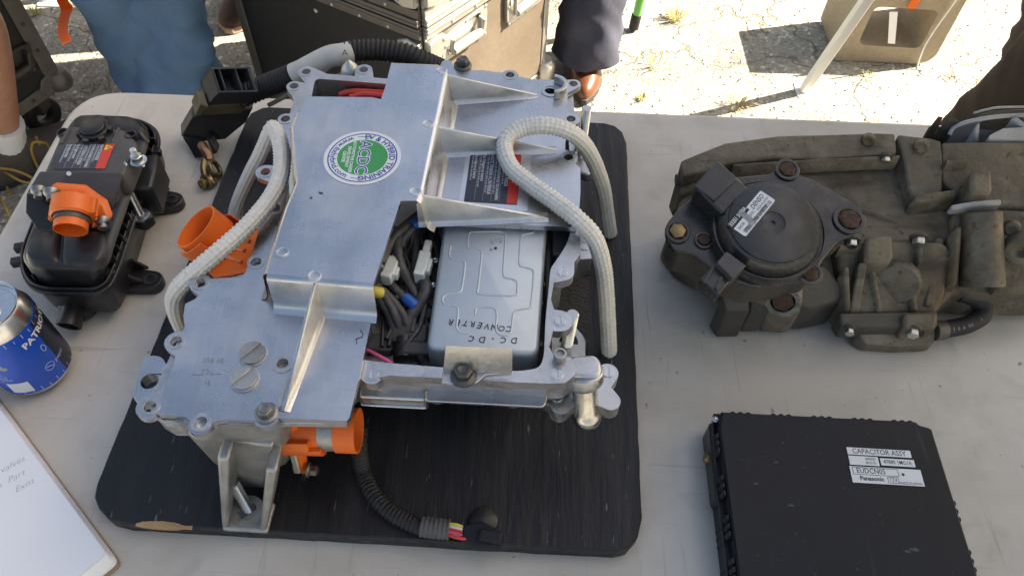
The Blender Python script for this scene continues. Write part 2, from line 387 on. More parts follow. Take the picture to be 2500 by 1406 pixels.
# ------------------------------------------------------------------ ground
def asphalt():
    m = bpy.data.materials.new('old_asphalt'); m.use_nodes = True; nt = m.node_tree; N = nt.nodes; L = nt.links
    b = N['Principled BSDF']; b.inputs['Roughness'].default_value = .9; b.inputs['Specular IOR Level'].default_value = .25
    tc = N.new('ShaderNodeTexCoord'); P = tc.outputs['Object']
    def node(t, **k):
        n = N.new(t)
        for a, v in k.items(): n.inputs[a].default_value = v
        return n
    v = node('ShaderNodeTexVoronoi', Scale=110.0); L.new(P, v.inputs['Vector'])
    ramp = N.new('ShaderNodeValToRGB'); L.new(v.outputs['Color'], ramp.inputs[0])
    cr = ramp.color_ramp; cr.elements[0].color = (.17, .163, .145, 1); cr.elements[1].color = (.38, .365, .32, 1)
    for p, c in ((.35, (.24, .232, .205, 1)), (.75, (.29, .278, .245, 1)), (.93, (.55, .53, .47, 1))):
        e = cr.elements.new(p); e.color = c
    big = node('ShaderNodeTexNoise', Scale=2.6, Detail=5); L.new(P, big.inputs['Vector'])
    mr = N.new('ShaderNodeMapRange'); mr.inputs[1].default_value = .35; mr.inputs[2].default_value = .65; mr.inputs[3].default_value = .72; mr.inputs[4].default_value = 1.25
    L.new(big.outputs['Fac'], mr.inputs[0])
    mul = N.new('ShaderNodeVectorMath'); mul.operation = 'SCALE'; L.new(ramp.outputs[0], mul.inputs[0]); L.new(mr.outputs[0], mul.inputs['Scale'])
    # cracks: cell borders of a warped voronoi
    wn_ = node('ShaderNodeTexNoise', Scale=5.0, Detail=5); L.new(P, wn_.inputs['Vector'])
    wa = N.new('ShaderNodeVectorMath'); wa.operation = 'MULTIPLY_ADD'; wa.inputs[1].default_value = (.35, .35, .35)
    L.new(wn_.outputs['Color'], wa.inputs[0]); L.new(P, wa.inputs[2])
    cv = node('ShaderNodeTexVoronoi', Scale=1.9); cv.feature = 'DISTANCE_TO_EDGE'; L.new(wa.outputs[0], cv.inputs['Vector'])
    cm = N.new('ShaderNodeMapRange'); cm.inputs[1].default_value = .002; cm.inputs[2].default_value = .010; L.new(cv.outputs['Distance'], cm.inputs[0])
    mx = N.new('ShaderNodeMix'); mx.data_type = 'RGBA'; mx.inputs['A'].default_value = (.15, .135, .11, 1)
    L.new(cm.outputs[0], mx.inputs['Factor']); L.new(mul.outputs[0], mx.inputs['B']); L.new(mx.outputs['Result'], b.inputs['Base Color'])
    bp = node('ShaderNodeBump', Strength=.7, Distance=.004); L.new(v.outputs['Distance'], bp.inputs['Height']); bp.invert = True
    bp2 = node('ShaderNodeBump', Strength=.5, Distance=.006); L.new(cm.outputs[0], bp2.inputs['Height']); L.new(bp.outputs[0], bp2.inputs['Normal'])
    L.new(bp2.outputs[0], b.inputs['Normal']); return m
asphaltm = asphalt()
g = MB(); nx = 60
xs = [-80, -30, -10, -4] + [-3 + 6 * i / nx for i in range(nx + 1)] + [4, 10, 30, 80]
ys = [-80, -30, -10, -3] + [-1 + 4 * i / nx for i in range(nx + 1)] + [4, 10, 30, 80]
for y in ys:
    for x in xs: g.V.append(Vector((x, y, noise.noise(Vector((x * 1.7, y * 1.7, 3))) * .006 if abs(x) < 3.1 and -1.1 < y < 3.1 else -.002)))
k = len(xs)
for j in range(len(ys) - 1):
    for i in range(k - 1): g.F.append([j * k + i, j * k + i + 1, j * k + k + i + 1, j * k + k + i])
struct(g.build('ground', asphaltm))
pb = MB()
for i in range(7000):
    x = rnd.uniform(-1.7, 1.7); y = rnd.uniform(1.15, 2.6); r = rnd.choice((.002, .0025, .003, .004, .0055)); s = rnd.uniform(.6, 1.2)
    z = noise.noise(Vector((x * 1.7, y * 1.7, 3))) * .006; a = rnd.uniform(0, 6.3); c_, s_ = math.cos(a) * r, math.sin(a) * r
    pb.add([(x + c_, y + s_, z), (x - s_ * s, y + c_ * s, z), (x - c_, y - s_, z), (x + s_ * s, y - c_ * s, z), (x + c_ * .3, y + s_ * .3, z + r * .8)],
           [(0, 1, 4), (1, 2, 4), (2, 3, 4), (3, 0, 4)])
o = pb.build('loose_gravel', pebblem, flat=True, weld=False); o['kind'] = 'stuff'; o['label'] = 'loose pale grit scattered over the cracked asphalt'

# ------------------------------------------------------------------ canopies (the white legs in view carry their roofs overhead)
def canopy(feet, lean, roof, label_, only=None):
    c = thing('canopy', feet[0], label_, 'canopy', 'white pop-up canopies')
    z1 = 2.15
    for f, l in zip(feet, lean):
        f = Vector(f); t = Vector((f.x + l[0] * z1, f.y + l[1] * z1, z1)); d = (t - f).normalized()
        X = Vector((d.z, 0, -d.x)).normalized(); Y = d.cross(X); h = .0125
        leg = MB().loft([[p + X * (h * a) + Y * (h * b_) for a, b_ in ((-1, -1), (1, -1), (1, 1), (-1, 1))] for p in (f + d * .005, f + d * 1.15)])
        h2 = .0165
        leg.loft([[p + X * (h2 * a) + Y * (h2 * b_) for a, b_ in ((-1, -1), (1, -1), (1, 1), (-1, 1))] for p in (f + d * 1.1, t)])
        o = leg.build('leg', whitepaint, c, bevel=.003)
        MB().prism(rounded([f + Vector((x, y, .006)) for x, y in ((-.022, -.035), (.065, -.035), (.065, .035), (-.022, .035))], .012), .006,
                   [circle(f + Vector((.045, 0, .006)), .006, 12)]).build('foot_plate', whitepaint, o, bevel=.001)
    x0, y0, x1, y1 = roof; q = [Vector((x0, y0, z1)), Vector((x1, y0, z1)), Vector((x1, y1, z1)), Vector((x0, y1, z1))]
    ap = Vector(((x0 + x1) / 2, (y0 + y1) / 2, z1 + .75)); dn = Vector((0, 0, -.2)); th = Vector((0, 0, -.004))
    m = MB()
    for i in range(4):
        a, b_ = q[i], q[(i + 1) % 4]
        m.loft([[a, b_, ap], [a + th, b_ + th, ap + th]])
    m.build('roof', canopym, c, flat=True)
    v = MB()
    for i in range(4):
        a, b_ = q[i], q[(i + 1) % 4]; n_ = (b_ - a).cross(UP).normalized() * .003
        v.loft([[a + n_, b_ + n_, b_ + dn + n_, a + dn + n_], [a + n_ * 2, b_ + n_ * 2, b_ + dn + n_ * 2, a + dn + n_ * 2]])
    v.build('valance', canopym, c, flat=True)
    return c
f1 = at(1960, 225, 0)
canopy([f1, f1 + Vector((2.9, 0, 0)), f1 + Vector((0, -2.9, 0)), f1 + Vector((2.9, -2.9, 0))], [(.175, -.075), (-.175, -.075), (.175, .075), (-.175, .075)],
       (.93, -2.2, 4.0, 1.36), 'white canopy whose slanting square leg stands on the sunlit asphalt beside the concrete block')  # unseen roof; its edges are set to shade the table
f2 = at(118, 3, 0)
canopy([f2, f2 + Vector((-2.4, 0, 0)), f2 + Vector((0, 2.4, 0)), f2 + Vector((-2.4, 2.4, 0))], [(-.02, .01)] * 4,
       (f2.x - 2.55, f2.y - .1, f2.x - .02, f2.y + 2.55), 'white canopy with only a round-cornered foot plate showing, behind the left flight case')

# ------------------------------------------------------------------ grass tufts in the cracks
def tuft(px, py, r, n, mat, label_):
    c = at(px, py, 0); c.z = 0; m = MB()
    for i in range(n):
        a = rnd.uniform(0, 6.28); h = rnd.uniform(.35, 1) * r; b_ = c + Vector((math.cos(a), math.sin(a), 0)) * rnd.uniform(0, r * .45)
        o = Vector((math.cos(a), math.sin(a), 0)); w = Vector((-o.y, o.x, 0)) * .0012
        t = b_ + o * h * .8 + UP * h * rnd.uniform(.25, .8); md = b_ + o * h * .3 + UP * h * .5
        m.add([b_ - w, b_ + w, md + w, md - w, t], [(0, 1, 2, 3), (3, 2, 4)])
    o = m.build('grass_tuft', mat, flat=True, weld=False); tag(o, label_, 'grass tuft', 'weeds in the asphalt cracks')
tuft(1650, 48, .055, 90, grassm, 'round tuft of dry straw-coloured grass right of the green pole')
tuft(1600, 160, .05, 26, grassg, 'low yellow-green weed nearest the polished brown shoe')
tuft(1800, 265, .06, 40, grassm, 'flat dry grass along the far table edge left of the canopy leg')
tuft(2120, 192, .045, 18, grassg, 'sparse green weed in the crack in front of the concrete block')
tuft(1568, 242, .025, 30, grassg, 'tiny green weed close to the table edge beside the brown shoe')
tuft(205, 12, .05, 60, grassm, 'straw-coloured tuft between the orange ribbon and the blue jeans')
tuft(88, 38, .035, 30, grassg, 'thin green weed beside the left flight case')

# ------------------------------------------------------------------ pole, ribbon, block, cord
p0 = at(1546, 72, .0); d = axis_at(1546, 72, 20, -80, .25)
t = thing('green_pole', p0, 'bright green pole with a black rubber tip standing on sunlit asphalt', 'pole')
pole_dir = Vector((.06, -.02, 1)).normalized()
MB().cyl(p0 + pole_dir * .045, p0 + pole_dir * 1.6, .013, n=18).build('pole', greenpaint, t)
MB().lathe(p0, pole_dir, [(.012, .002), (.015, .006), (.0155, .05), (.014, .053)], 18).build('rubber_tip', rubber, t)
def band(m, pts, w, tw=0):
    """a hanging strip of ribbon: pts with width vectors"""
    vs = []
    for i, p in enumerate(pts):
        a = tw * i; wv = Vector((math.cos(a) * w, math.sin(a) * w, 0)); vs += [p - wv, p + wv]
    th = Vector((0, .0006, 0)); n = len(vs)
    m.add(vs + [v + th for v in vs], [(2 * i, 2 * i + 1, 2 * i + 3, 2 * i + 2) for i in range(len(pts) - 1)] + [(n + 2 * i + 2, n + 2 * i + 3, n + 2 * i + 1, n + 2 * i) for i in range(len(pts) - 1)])
m = MB(); band(m, smooth_path([at(150, -60, .34), at(152, 0, .26), at(163, 22, .23), at(156, 48, .17), at(153, 78, .10), at(164, 106, .04)], 6), .014, .03)
tag(m.build('orange_ribbon', ribbon), 'long fluttering orange ribbon hanging in front of the left flight case', 'ribbon')
by = 1.905; bx0, bx1, bh, bd = .914, 1.199, .235, .20
def stand(m, y0):
    """turn shapes drawn flat (x, z) into a wall that starts at y0 and runs back"""
    m.V = [Vector((v.x, y0 - v.z, v.y)) for v in m.V]; return m
m = MB(); o_ = [Vector((x, z, 0)) for x, z in ((bx0, .004), (1.15, .002), (1.185, .012), (bx1, .035), (bx1, bh), (bx0, bh))]
o_ = rounded(o_, .008, 2); hole = rounded([Vector((x, z, 0)) for x, z in ((.962, .06), (1.142, .055), (1.142, .178), (.962, .182))], .022, 4)
rings = []
for x in (o_,):
    m.prism(x, bd, [hole])
m = stand(m, by)
bm_ = thing('concrete_block', (1.05, by, 0), 'tan hollow concrete block lying on its side in the sun', 'concrete block')
m.build('body', concrete, bm_, bevel=.003)
m = MB(); band(m, [Vector((1.062, by - .006, .245)), Vector((1.060, by - .005, .19))], .012); 
rb = MB(); rb.box((1.058, by - .007, .215), (.024, .004, .06)); tag(rb.build('orange_ribbon', ribbon, bevel=.001), 'short flat orange ribbon at the top of the concrete block', 'ribbon')
rb = MB(); rb.hexa([at(2172, 30, .17), at(2192, 30, .17), at(2185, 108, .07), at(2168, 107, .07)], Vector((0, .002, 0)))
tag(rb.build('paper_strip', paperm), 'pale paper strip hanging over the opening of the concrete block', 'paper strip')
m = MB(); m.tube(smooth_path([(1.166, by - .012, .26), (1.16, by - .012, .2), (1.148, by - .012, .12), (1.146, by - .012, .06), (1.152, by - .02, .004), (1.165, by - .03, .003)], 6), .0022, 8)
tag(m.build('white_cord', whitewire), 'thin white cord running down the face of the concrete block', 'cord')

# ------------------------------------------------------------------ flight cases
def hit(x, y, p, n):
    d_ = ray(x, y); return CAM + d_ * ((p - CAM).dot(n) / d_.dot(n))
def plate(m, pts, v): return m.loft([pts, [p + v for p in pts]])
def rivets(m, pts, n, r):
    for p in pts: m.lathe(p, n, [(r, 0), (r * .9, r * .35), (r * .5, r * .6), (.0001, r * .68)], 10, cap=False)
def dish(t, quad, n, mt, mt2, e):
    q = [Vector(p) for p in quad]; out = rounded(q, .022, 4); c = sum(q, Vector()) / 4
    inn = [c + (p - c) * .78 for p in out]
    o = MB().loft([out, [p + n * .010 for p in out], [p + n * .010 for p in inn], [c + (p - c) * .92 + n * .002 for p in inn]]).build('handle_dish', mt, t, bevel=.001)
    ax = (q[1] - q[0]).normalized(); up_ = (q[3] - q[0]); L_ = (q[1] - q[0]).length
    b0 = c - up_ * .22 - ax * L_ * .33 + n * .016; b1 = c - up_ * .22 + ax * L_ * .33 + n * .016
    hb = MB().tube([b0 + up_ * .45 - n * .01, b0 + up_ * .43, b0, b1, b1 + up_ * .43, b1 + up_ * .45 - n * .01], .006, 12)
    hb.cyl(b0 + ax * L_ * .03, b1 - ax * L_ * .03, .0105, n=16); hb.build('handle', mt2, o)
    r = MB(); rivets(r, [c + (p - c) * .9 + n * .010 for p in (q[0], q[1], q[2], q[3], (q[0] + q[1]) / 2, (q[2] + q[3]) / 2, (q[1] + q[2]) / 2, (q[0] + q[3]) / 2)], n, .0045)
    r.build('rivets', mt2, o)
K = at(1032, 91, .40); A = at(800, 0, .40); B = at(1172, 0, .40)
u = (A - K).normalized(); v = (B - K).normalized()
nu = Vector((u.y, -u.x, 0)); nu = nu if nu.y < 0 else -nu
nv = Vector((v.y, -v.x, 0)); nv = nv if nv.x > 0 else -nv
LU, LV = .556, .437
fc = thing('flight_case', (K.x + u.x * LU / 2 + v.x * LV / 2, K.y + u.y * LU / 2 + v.y * LV / 2, 0), 'large flight case behind the table with black front and sunlit brown end', 'flight case', 'flight cases behind the table')
def fpt(s, t_, z, d_=0): return Vector((K.x, K.y, 0)) + u * s + v * t_ + UP * z
zb, zr, zt = .045, .40, 1.18  # lid's unseen top is raised so its shade falls on the left
base4 = lambda z: [fpt(0, 0, z), fpt(LU, 0, z), fpt(LU, LV, z), fpt(0, LV, z)]
MB().loft([base4(zr + .06), base4(zt)]).build('lid', casek, fc)
MB().loft([base4(zb), base4(zr)]).build('body', casek, fc)
plate(MB(), [fpt(0, .035, zb + .03), fpt(0, LV - .02, zb + .03), fpt(0, LV - .02, zr - .002), fpt(0, .035, zr - .002)], nv * .003).build('end_panel', caseb, fc)
plate(MB(), [fpt(0, .035, zr + .06), fpt(0, LV - .02, zr + .06), fpt(0, LV - .02, zt - .02), fpt(0, .035, zt - .02)], nv * .003).build('end_panel', caseb, fc)
def band_(side, z0, z1, d_, s0=0, s1=None):
    e, n, L_ = (u, nu, LU) if side == 'u' else (v, nv, LV); s1 = L_ if s1 is None else s1; o = Vector((K.x, K.y, 0))
    return [o + e * s0 + UP * z0, o + e * s1 + UP * z0, o + e * s1 + UP * z1, o + e * s0 + UP * z1], n * d_
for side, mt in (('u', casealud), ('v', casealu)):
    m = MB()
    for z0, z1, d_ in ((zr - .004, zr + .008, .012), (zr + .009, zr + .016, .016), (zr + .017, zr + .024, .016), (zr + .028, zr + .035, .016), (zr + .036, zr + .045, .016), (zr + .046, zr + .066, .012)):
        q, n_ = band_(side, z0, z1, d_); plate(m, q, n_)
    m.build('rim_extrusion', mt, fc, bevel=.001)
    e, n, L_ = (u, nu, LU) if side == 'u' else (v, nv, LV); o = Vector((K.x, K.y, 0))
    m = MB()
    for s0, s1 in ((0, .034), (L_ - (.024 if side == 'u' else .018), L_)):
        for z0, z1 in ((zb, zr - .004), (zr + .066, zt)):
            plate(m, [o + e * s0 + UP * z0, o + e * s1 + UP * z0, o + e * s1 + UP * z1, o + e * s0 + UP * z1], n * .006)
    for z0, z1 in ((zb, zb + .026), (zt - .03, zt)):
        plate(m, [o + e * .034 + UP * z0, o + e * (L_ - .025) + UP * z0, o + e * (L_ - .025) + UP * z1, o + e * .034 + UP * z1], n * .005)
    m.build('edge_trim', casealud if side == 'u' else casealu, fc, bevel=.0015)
    # butterfly corner castings above and below the rim
    for zc, sg in ((zr - .012, -1), (zr + .074, 1)):
        q = [o + e * x + UP * (zc + sg * y) for x, y in ((0, 0), (.03, -.006), (.056, .004), (.062, .022), (.05, .040), (.036, .046), (.032, .075), (0, .075))]
        cc = plate(MB(), q, n * (.019 if side == 'u' else .0195)).build('corner_casting', casealu, fc, bevel=.003)
        r = MB(); rivets(r, [o + e * x + UP * (zc + sg * y) + n * .0195 for x, y in ((.044, .008), (.048, .028), (.014, .055))], n, .0048); r.build('rivets', casealu, cc)
    r = MB(); rivets(r, [o + e * (.08 + .075 * i) + UP * (z_) + n * .0125 for i in range(int((L_ - .1) / .075)) for z_ in (zr + .003, zr + .056)], n, .0045); r.build('rivets', casealu, fc)
r = MB(); rivets(r, [hit(772, 26, K, nu) + nu * .001], nu, .006); r.build('rivets', casealu, fc)
Pn = lambda x, y: hit(x, y, K, nv) + nv * .0032
dish(fc, [Pn(1068, 152), Pn(1178, 76), Pn(1180, 2), Pn(1074, 84)], nv, casealu, casealu, v)
dish(fc, [Pn(1228, 62), Pn(1318, -8), Pn(1318, -100), Pn(1228, -30)], nv, casealu, casealu, v)
m = MB()
for s, t_ in ((.03, .03), (LU - .03, .03), (LU - .03, LV - .03), (.03, LV - .03)): m.box(fpt(s, t_, .024), (.05, .05, .044))
m.build('foot', casealud, fc, bevel=.006)
c0 = fpt(-.004, LV + .004, zb + .03)
MB().lathe(c0 - UP * .035, UP, [(.02, 0), (.026, .008), (.026, .05), (.018, .062)], 14).build('corner_ball', casealu, fc, bevel=.002)

Kl = at(150, 195, .14); Al = at(40, 270, .14); ul = (Al - Kl).normalized(); nl = Vector((-ul.y, ul.x, 0)); nl = nl if nl.x > 0 else -nl
bl = -nl
lc = thing('flight_case', (Kl.x + ul.x * .3 + bl.x * .25, Kl.y + ul.y * .3 + bl.y * .25, 0), 'dark flight case on castors at the left behind a bare shin', 'flight case', 'flight cases behind the table')
lp = lambda s, d_, z: Vector((Kl.x, Kl.y, 0)) + ul * s + bl * d_ + UP * z
MB().loft([[lp(0, 0, z), lp(.62, 0, z), lp(.62, .5, z), lp(0, .5, z)] for z in (.125, .72)]).build('body', casek, lc)
m = MB()
for q in ([lp(0, 0, .16), lp(.036, 0, .16), lp(.036, 0, .72), lp(0, 0, .72)], [lp(.03, 0, .123), lp(.62, 0, .123), lp(.62, 0, .155), lp(.03, 0, .155)]): plate(m, q, nl * .006)
plate(m, [lp(0, 0, .16), lp(0, .036, .16), lp(0, .036, .72), lp(0, 0, .72)], -ul * .006)
m.build('edge_trim', casealud, lc, bevel=.002)
r = MB(); rivets(r, [lp(.02, 0, z) + nl * .006 for z in (.24, .31, .39, .47)] + [lp(s, 0, .14) + nl * .006 for s in (.09, .17, .25)], nl, .005); r.build('rivets', castdark, lc)
MB().lathe(lp(.004, .004, .118), UP, [(.012, 0), (.027, .006), (.031, .018), (.031, .036), (.024, .05), (.012, .055)], 18).build('corner_ball', casealud, lc)
m = plate(MB(), [lp(s, 0, z) for s, z in ((.0, .150), (.055, .130), (.066, .150), (.05, .172), (.03, .176), (.02, .185), (0, .185))], nl * .009).build('corner_casting', casealud, lc, bevel=.002)
Pl = lambda x, y: hit(x, y, Kl, nl) + nl * .001
dish(lc, [Pl(-20, 232), Pl(82, 168), Pl(66, 98), Pl(-36, 152)], nl, castdark, castdark, ul)
for s, d_ in ((.06, .06), (.56, .06), (.06, .44)):
    c0 = lp(s, d_, .048); m = MB(); m.ring(c0 - nl * .014, nl, .047, .02, .028, 24)
    o = m.build('castor', rubber, lc, bevel=.006)
    MB().box(c0 + UP * .045, (.05, .05, .06)).build('castor_fork', castdark, o, bevel=.004)

# ------------------------------------------------------------------ people
def shoe(parent, heel, toe, w, h, mat, sole, laces=False, point=0):
    heel = Vector(heel); toe = Vector(toe); d_ = (toe - heel); L_ = d_.length; d_ /= L_; s_ = Vector((-d_.y, d_.x, 0))
    wt = [(0, .55, .80), (.06, .72, 1.0), (.2, .80, 1.15), (.36, .80, 1.02), (.5, .90, .80), (.65, 1.0, .60), (.8, .95, .50), (.92, .72, .42), (.98, .42, .30), (1, .2, .18)]
    if point: wt = [(t_, a_ * (1 - point * max(0, t_ - .62)), b_) for t_, a_, b_ in wt]
    up_, so = [], []
    for t_, a, b_ in wt:
        c = heel + d_ * (t_ * L_)
        ring = [c + s_ * (math.cos(th) * w / 2 * a) + UP * (.018 + abs(math.sin(th)) ** .75 * h * b_) for th in [math.pi * k_ / 12 for k_ in range(13)]]
        up_.append(ring)
        so.append([c + s_ * (sx * w / 2 * a * 1.07) + UP * z for sx, z in ((1, .002), (1, .022), (-1, .022), (-1, .002))])
    so[0] = [p - d_ * .004 for p in so[0]]; so[-1] = [p + d_ * .006 for p in so[-1]]
    o = MB().loft(up_).build('shoe', mat, parent, sub=1, angle=60)
    MB().loft(so).build('sole', sole, o, bevel=.003)
    if laces:
        m = MB()
        for t_ in (.34, .42, .5, .58):
            c = heel + d_ * (t_ * L_); m.tube([c + s_ * (math.cos(th) * w * .30) + UP * (.022 + math.sin(th) * h * (1.22 - t_)) for th in [math.pi * k_ / 8 for k_ in range(1, 8)]], .004, 6)
        m.build('laces', sole, o)
def leg_tube(m, pts, rad, seed, fold, n=40):
    p = resample(smooth_path(pts, 10), .008); T = sum((p[i] - p[i - 1]).length for i in range(1, len(p)))
    def rr(L_, th):
        f = min(1, L_ / T) * (len(rad) - 1); i = min(int(f), len(rad) - 2); r = rad[i] + (rad[i + 1] - rad[i]) * (f - i)
        q = Vector((math.cos(th) * 1.3 + seed, math.sin(th) * 1.3, L_ * 9))
        q2 = Vector((math.cos(th) * .7 + seed, math.sin(th) * .7, L_ * 17 + math.sin(th * 1 + seed) * 1.6))
        return r * (1 + fold * (noise.noise(q) * 1.1 + (1 - abs(noise.noise(q2)) * 2) * .5 - .3))
    m.tube(p, rr, n)
def person(label_, ankles, hip, face, trousers, fold, r_leg, shirt, seeds=(1, 5), shorts=False, knees=None):
    """ankles: two points; hip: centre of the pelvis; face: direction the person looks"""
    hip = Vector(hip); face = Vector(face).normalized(); sd = Vector((-face.y, face.x, 0))
    t = thing('person', (hip.x, hip.y, 0), label_, 'person')
    hj = [hip + sd * .09, hip - sd * .09]
    ank = [Vector(a) for a in ankles]
    kn = knees or [(hj[i] + ank[i]) / 2 + face * .02 for i in range(2)]
    ch = hip + UP * .42; nk = ch + UP * .13; hd = nk + UP * .10
    V = [hip, hip + UP * .2, ch, nk, hd, hd + UP * .12]; E = [(0, 1), (1, 2), (2, 3), (3, 4), (4, 5)]; R = [.13, .12, .14, .055, .085, .07]
    for i, s_ in ((0, 1), (1, -1)):
        b = len(V); V += [hj[i] - UP * .04, kn[i], kn[i].lerp(ank[i], .35), ank[i], ank[i] + face * .02 - UP * .03]; R += [.085, .055, .052, .035, .03]; E += [(0, b), (b, b + 1), (b + 1, b + 2), (b + 2, b + 3), (b + 3, b + 4)]
        b = len(V); V += [ch + sd * (.17 * s_) + UP * .04, ch + sd * (.25 * s_) - UP * .26 - face * .04, hip + sd * (.17 * s_) + UP * .05 + face * .05]; R += [.055, .042, .032]; E += [(2, b), (b, b + 1), (b + 1, b + 2)]
    me = bpy.data.meshes.new('body'); off = WLOC[t.name]
    me.from_pydata([v_ - off for v_ in V], E, []); ob = bpy.data.objects.new('body', me); COL.objects.link(ob); ob.parent = t; WLOC[ob.name] = off
    sk = ob.modifiers.new('skin', 'SKIN')
    if not me.skin_vertices: 
        b2 = bmesh.new(); b2.from_mesh(me); b2.verts.layers.skin.verify(); b2.to_mesh(me); b2.free()
    for i, r in enumerate(R): me.skin_vertices[0].data[i].radius = (r, r)
    me.skin_vertices[0].data[0].use_root = True
    sb = ob.modifiers.new('smooth', 'SUBSURF'); sb.levels = 2; sb.render_levels = 2; me.materials.append(skinm); sk.use_smooth_shade = True
    m = MB()
    m.loft([[hip + sd * (math.cos(a) * rx) + face * (math.sin(a) * ry) + UP * z for a in [2 * math.pi * k_ / 24 for k_ in range(24)]] for z, rx, ry in ((-.12, .16, .12), (-.06, .185, .135), (.05, .18, .13), (.13, .165, .12))])
    for i in range(2):
        if shorts: leg_tube(m, [hj[i], hj[i].lerp(kn[i], .5), kn[i] + (hj[i] - kn[i]) * .1], [.095, .09, .092], seeds[i], fold)
        else: leg_tube(m, [hj[i], hj[i].lerp(kn[i], .5), kn[i], kn[i].lerp(ank[i], .5), ank[i] + UP * .0], r_leg, seeds[i], fold)
    m.build('trousers' if not shorts else 'shorts', trousers, t, angle=80)
    m = MB(); m.loft([[hip + UP * z + sd * (math.cos(a) * rx) + face * (math.sin(a) * ry) for a in [2 * math.pi * k_ / 24 for k_ in range(24)]] for z, rx, ry in ((.02, .19, .14), (.2, .175, .135), (.4, .2, .14), (.5, .14, .1), (.56, .07, .07))])
    for s_ in (1, -1): m.tube([ch + sd * (.15 * s_) + UP * .05, ch + sd * (.22 * s_) - UP * .1, ch + sd * (.245 * s_) - UP * .2], .065, 14)
    m.build('shirt', shirt, t)
    MB().lathe(hd + UP * .03, UP, [(.098, 0), (.105, .06), (.09, .13), (.05, .165), (.001, .175)], 18).build('hair', hairm, t)
    return t
# jeans behind the left end of the table
a1 = at(442, 205, .12); a2 = at(394, 185, .12)
pA = person('person in loose blue jeans standing behind the left end of the table', [a1, a2], (a1.x * .5 + a2.x * .5 + .035, a1.y * .5 + a2.y * .5 + .02, .93), (.45, -1, 0), denim, .25,
            [.115, .108, .102, .098, .104], shirtm, (1.3, 5.1))
m = MB(); p_ = [Vector((a1.x + .100, a1.y - .03, .10 + .03 * i)) for i in range(22)]
m.tube(p_, .0022, 6).build('side_seam', denim, pA)
for a in (a1, a2): shoe(pA, (a.x - .02, a.y + .07, 0), (a.x + .06, a.y - .2, 0), .10, .075, shoek, solem)
# grey trousers and polished shoe right of the flight case
a1 = Vector((.178, 1.815, .055)); a2 = Vector((-.02, 2.02, .09))
pB = person('person in dark grey trousers and polished tan-brown dress shoe beside the flight case', [a1, a2], (.10, 1.93, .93), (0, -1, 0), darkcloth, .26,
            [.11, .10, .092, .086, .090], shirtm, (2.2, 7.7))
shoe(pB, (.190, 1.93, 0), (.176, 1.665, 0), .092, .078, shoeb, shoek, False, .9)
shoe(pB, (-.02, 2.10, 0), (-.03, 1.86, 0), .105, .085, shoeb, solem)
# suede shoe behind the flight case
a1 = at(570, 20, .09) + Vector((.02, .09, 0)); a2 = a1 + Vector((.22, .14, 0))
pC = person('person in brown suede lace-up shoes mostly hidden behind the large flight case', [a1, a2], (a1.x + .1, a1.y + .1, .93), (0, -1, 0), browncloth, .08,
            [.10, .095, .085, .08, .08], shirtm, (3.2, 2.7))
tp = at(562, 84, 0); shoe(pC, (tp.x + .03, tp.y + .26, 0), tp, .105, .085, shoed, solem, True)
shoe(pC, (a2.x, a2.y + .08, 0), (a2.x, a2.y - .18, 0), .105, .085, shoed, solem)
# bare shin and white sock at the left edge
a1 = at(14, 338, .10); k1 = at(-58, 40, .44); a2 = a1 + Vector((-.22, .12, 0)); k2 = k1 + Vector((-.22, .12, 0))
pD = person('person in shorts with a bare shin and white ribbed sock at the left edge', [a1, a2], (k1.x - .16, k1.y + .02, .93), (.5, .8, 0), browncloth, .06,
            [.1, .1, .1], shirtm, (4.2, 8.7), shorts=True, knees=[k1, k2])
for a, kk in ((a1, k1), (a2, k2)):
    m = MB(); dd = (kk - a).normalized()
    m.tube([a - dd * .03 + dd * (.01 * i) for i in range(9)], lambda L_, th: .043 + .0005 * math.sin(th * 22) + (.002 if L_ > .07 else 0), 66); m.build('sock', sockm, pD)
    shoe(pD, (a.x - .05, a.y - .06, 0), (a.x + .15, a.y + .16, 0) if a is a1 else (a.x + .1, a.y + .19, 0), .105, .08, shoek, rubber)
# dark trousers at the right edge
a1 = Vector((.99, 1.27, .08)); a2 = Vector((1.25, 1.42, .08))
pE = person('person in dark brown trousers standing behind the gearbox at the right edge', [a1, a2], (1.13, 1.33, .90), (-.4, -1, 0), browncloth, .10,
            [.135, .135, .13, .12, .12], browncloth, (6.2, 9.7))
for a in (a1, a2): shoe(pE, (a.x + .02, a.y + .08, 0), (a.x - .04, a.y - .19, 0), .105, .08, shoek, rubber)

# ------------------------------------------------------------------ yellow cord on the ground
m = MB()
for pts in ([(-20, 410, .10), (30, 415, .06), (70, 430, .04), (100, 450, .03), (160, 470, .01)], [(-30, 395, .03), (20, 425, .05), (60, 445, .03), (120, 448, .01), (190, 440, .005)],
            [(95, 415, .02), (78, 375, .07), (80, 350, .10), (100, 348, .10), (118, 358, .06), (110, 400, .02)], [(88, 335, .1), (95, 360, .06), (60, 378, .03), (52, 380, .02)],
            [(-10, 470, .01), (10, 500, .03), (25, 530, .01)], [(10, 430, .02), (18, 460, .01), (22, 475, .01)]):
    m.tube(smooth_path([at(*q) for q in pts], 8), .0032, 8)
tag(m.build('cord_tangle', cordm), 'tangle of dull yellow cord on the ground beside the sock and the table end', 'cord')
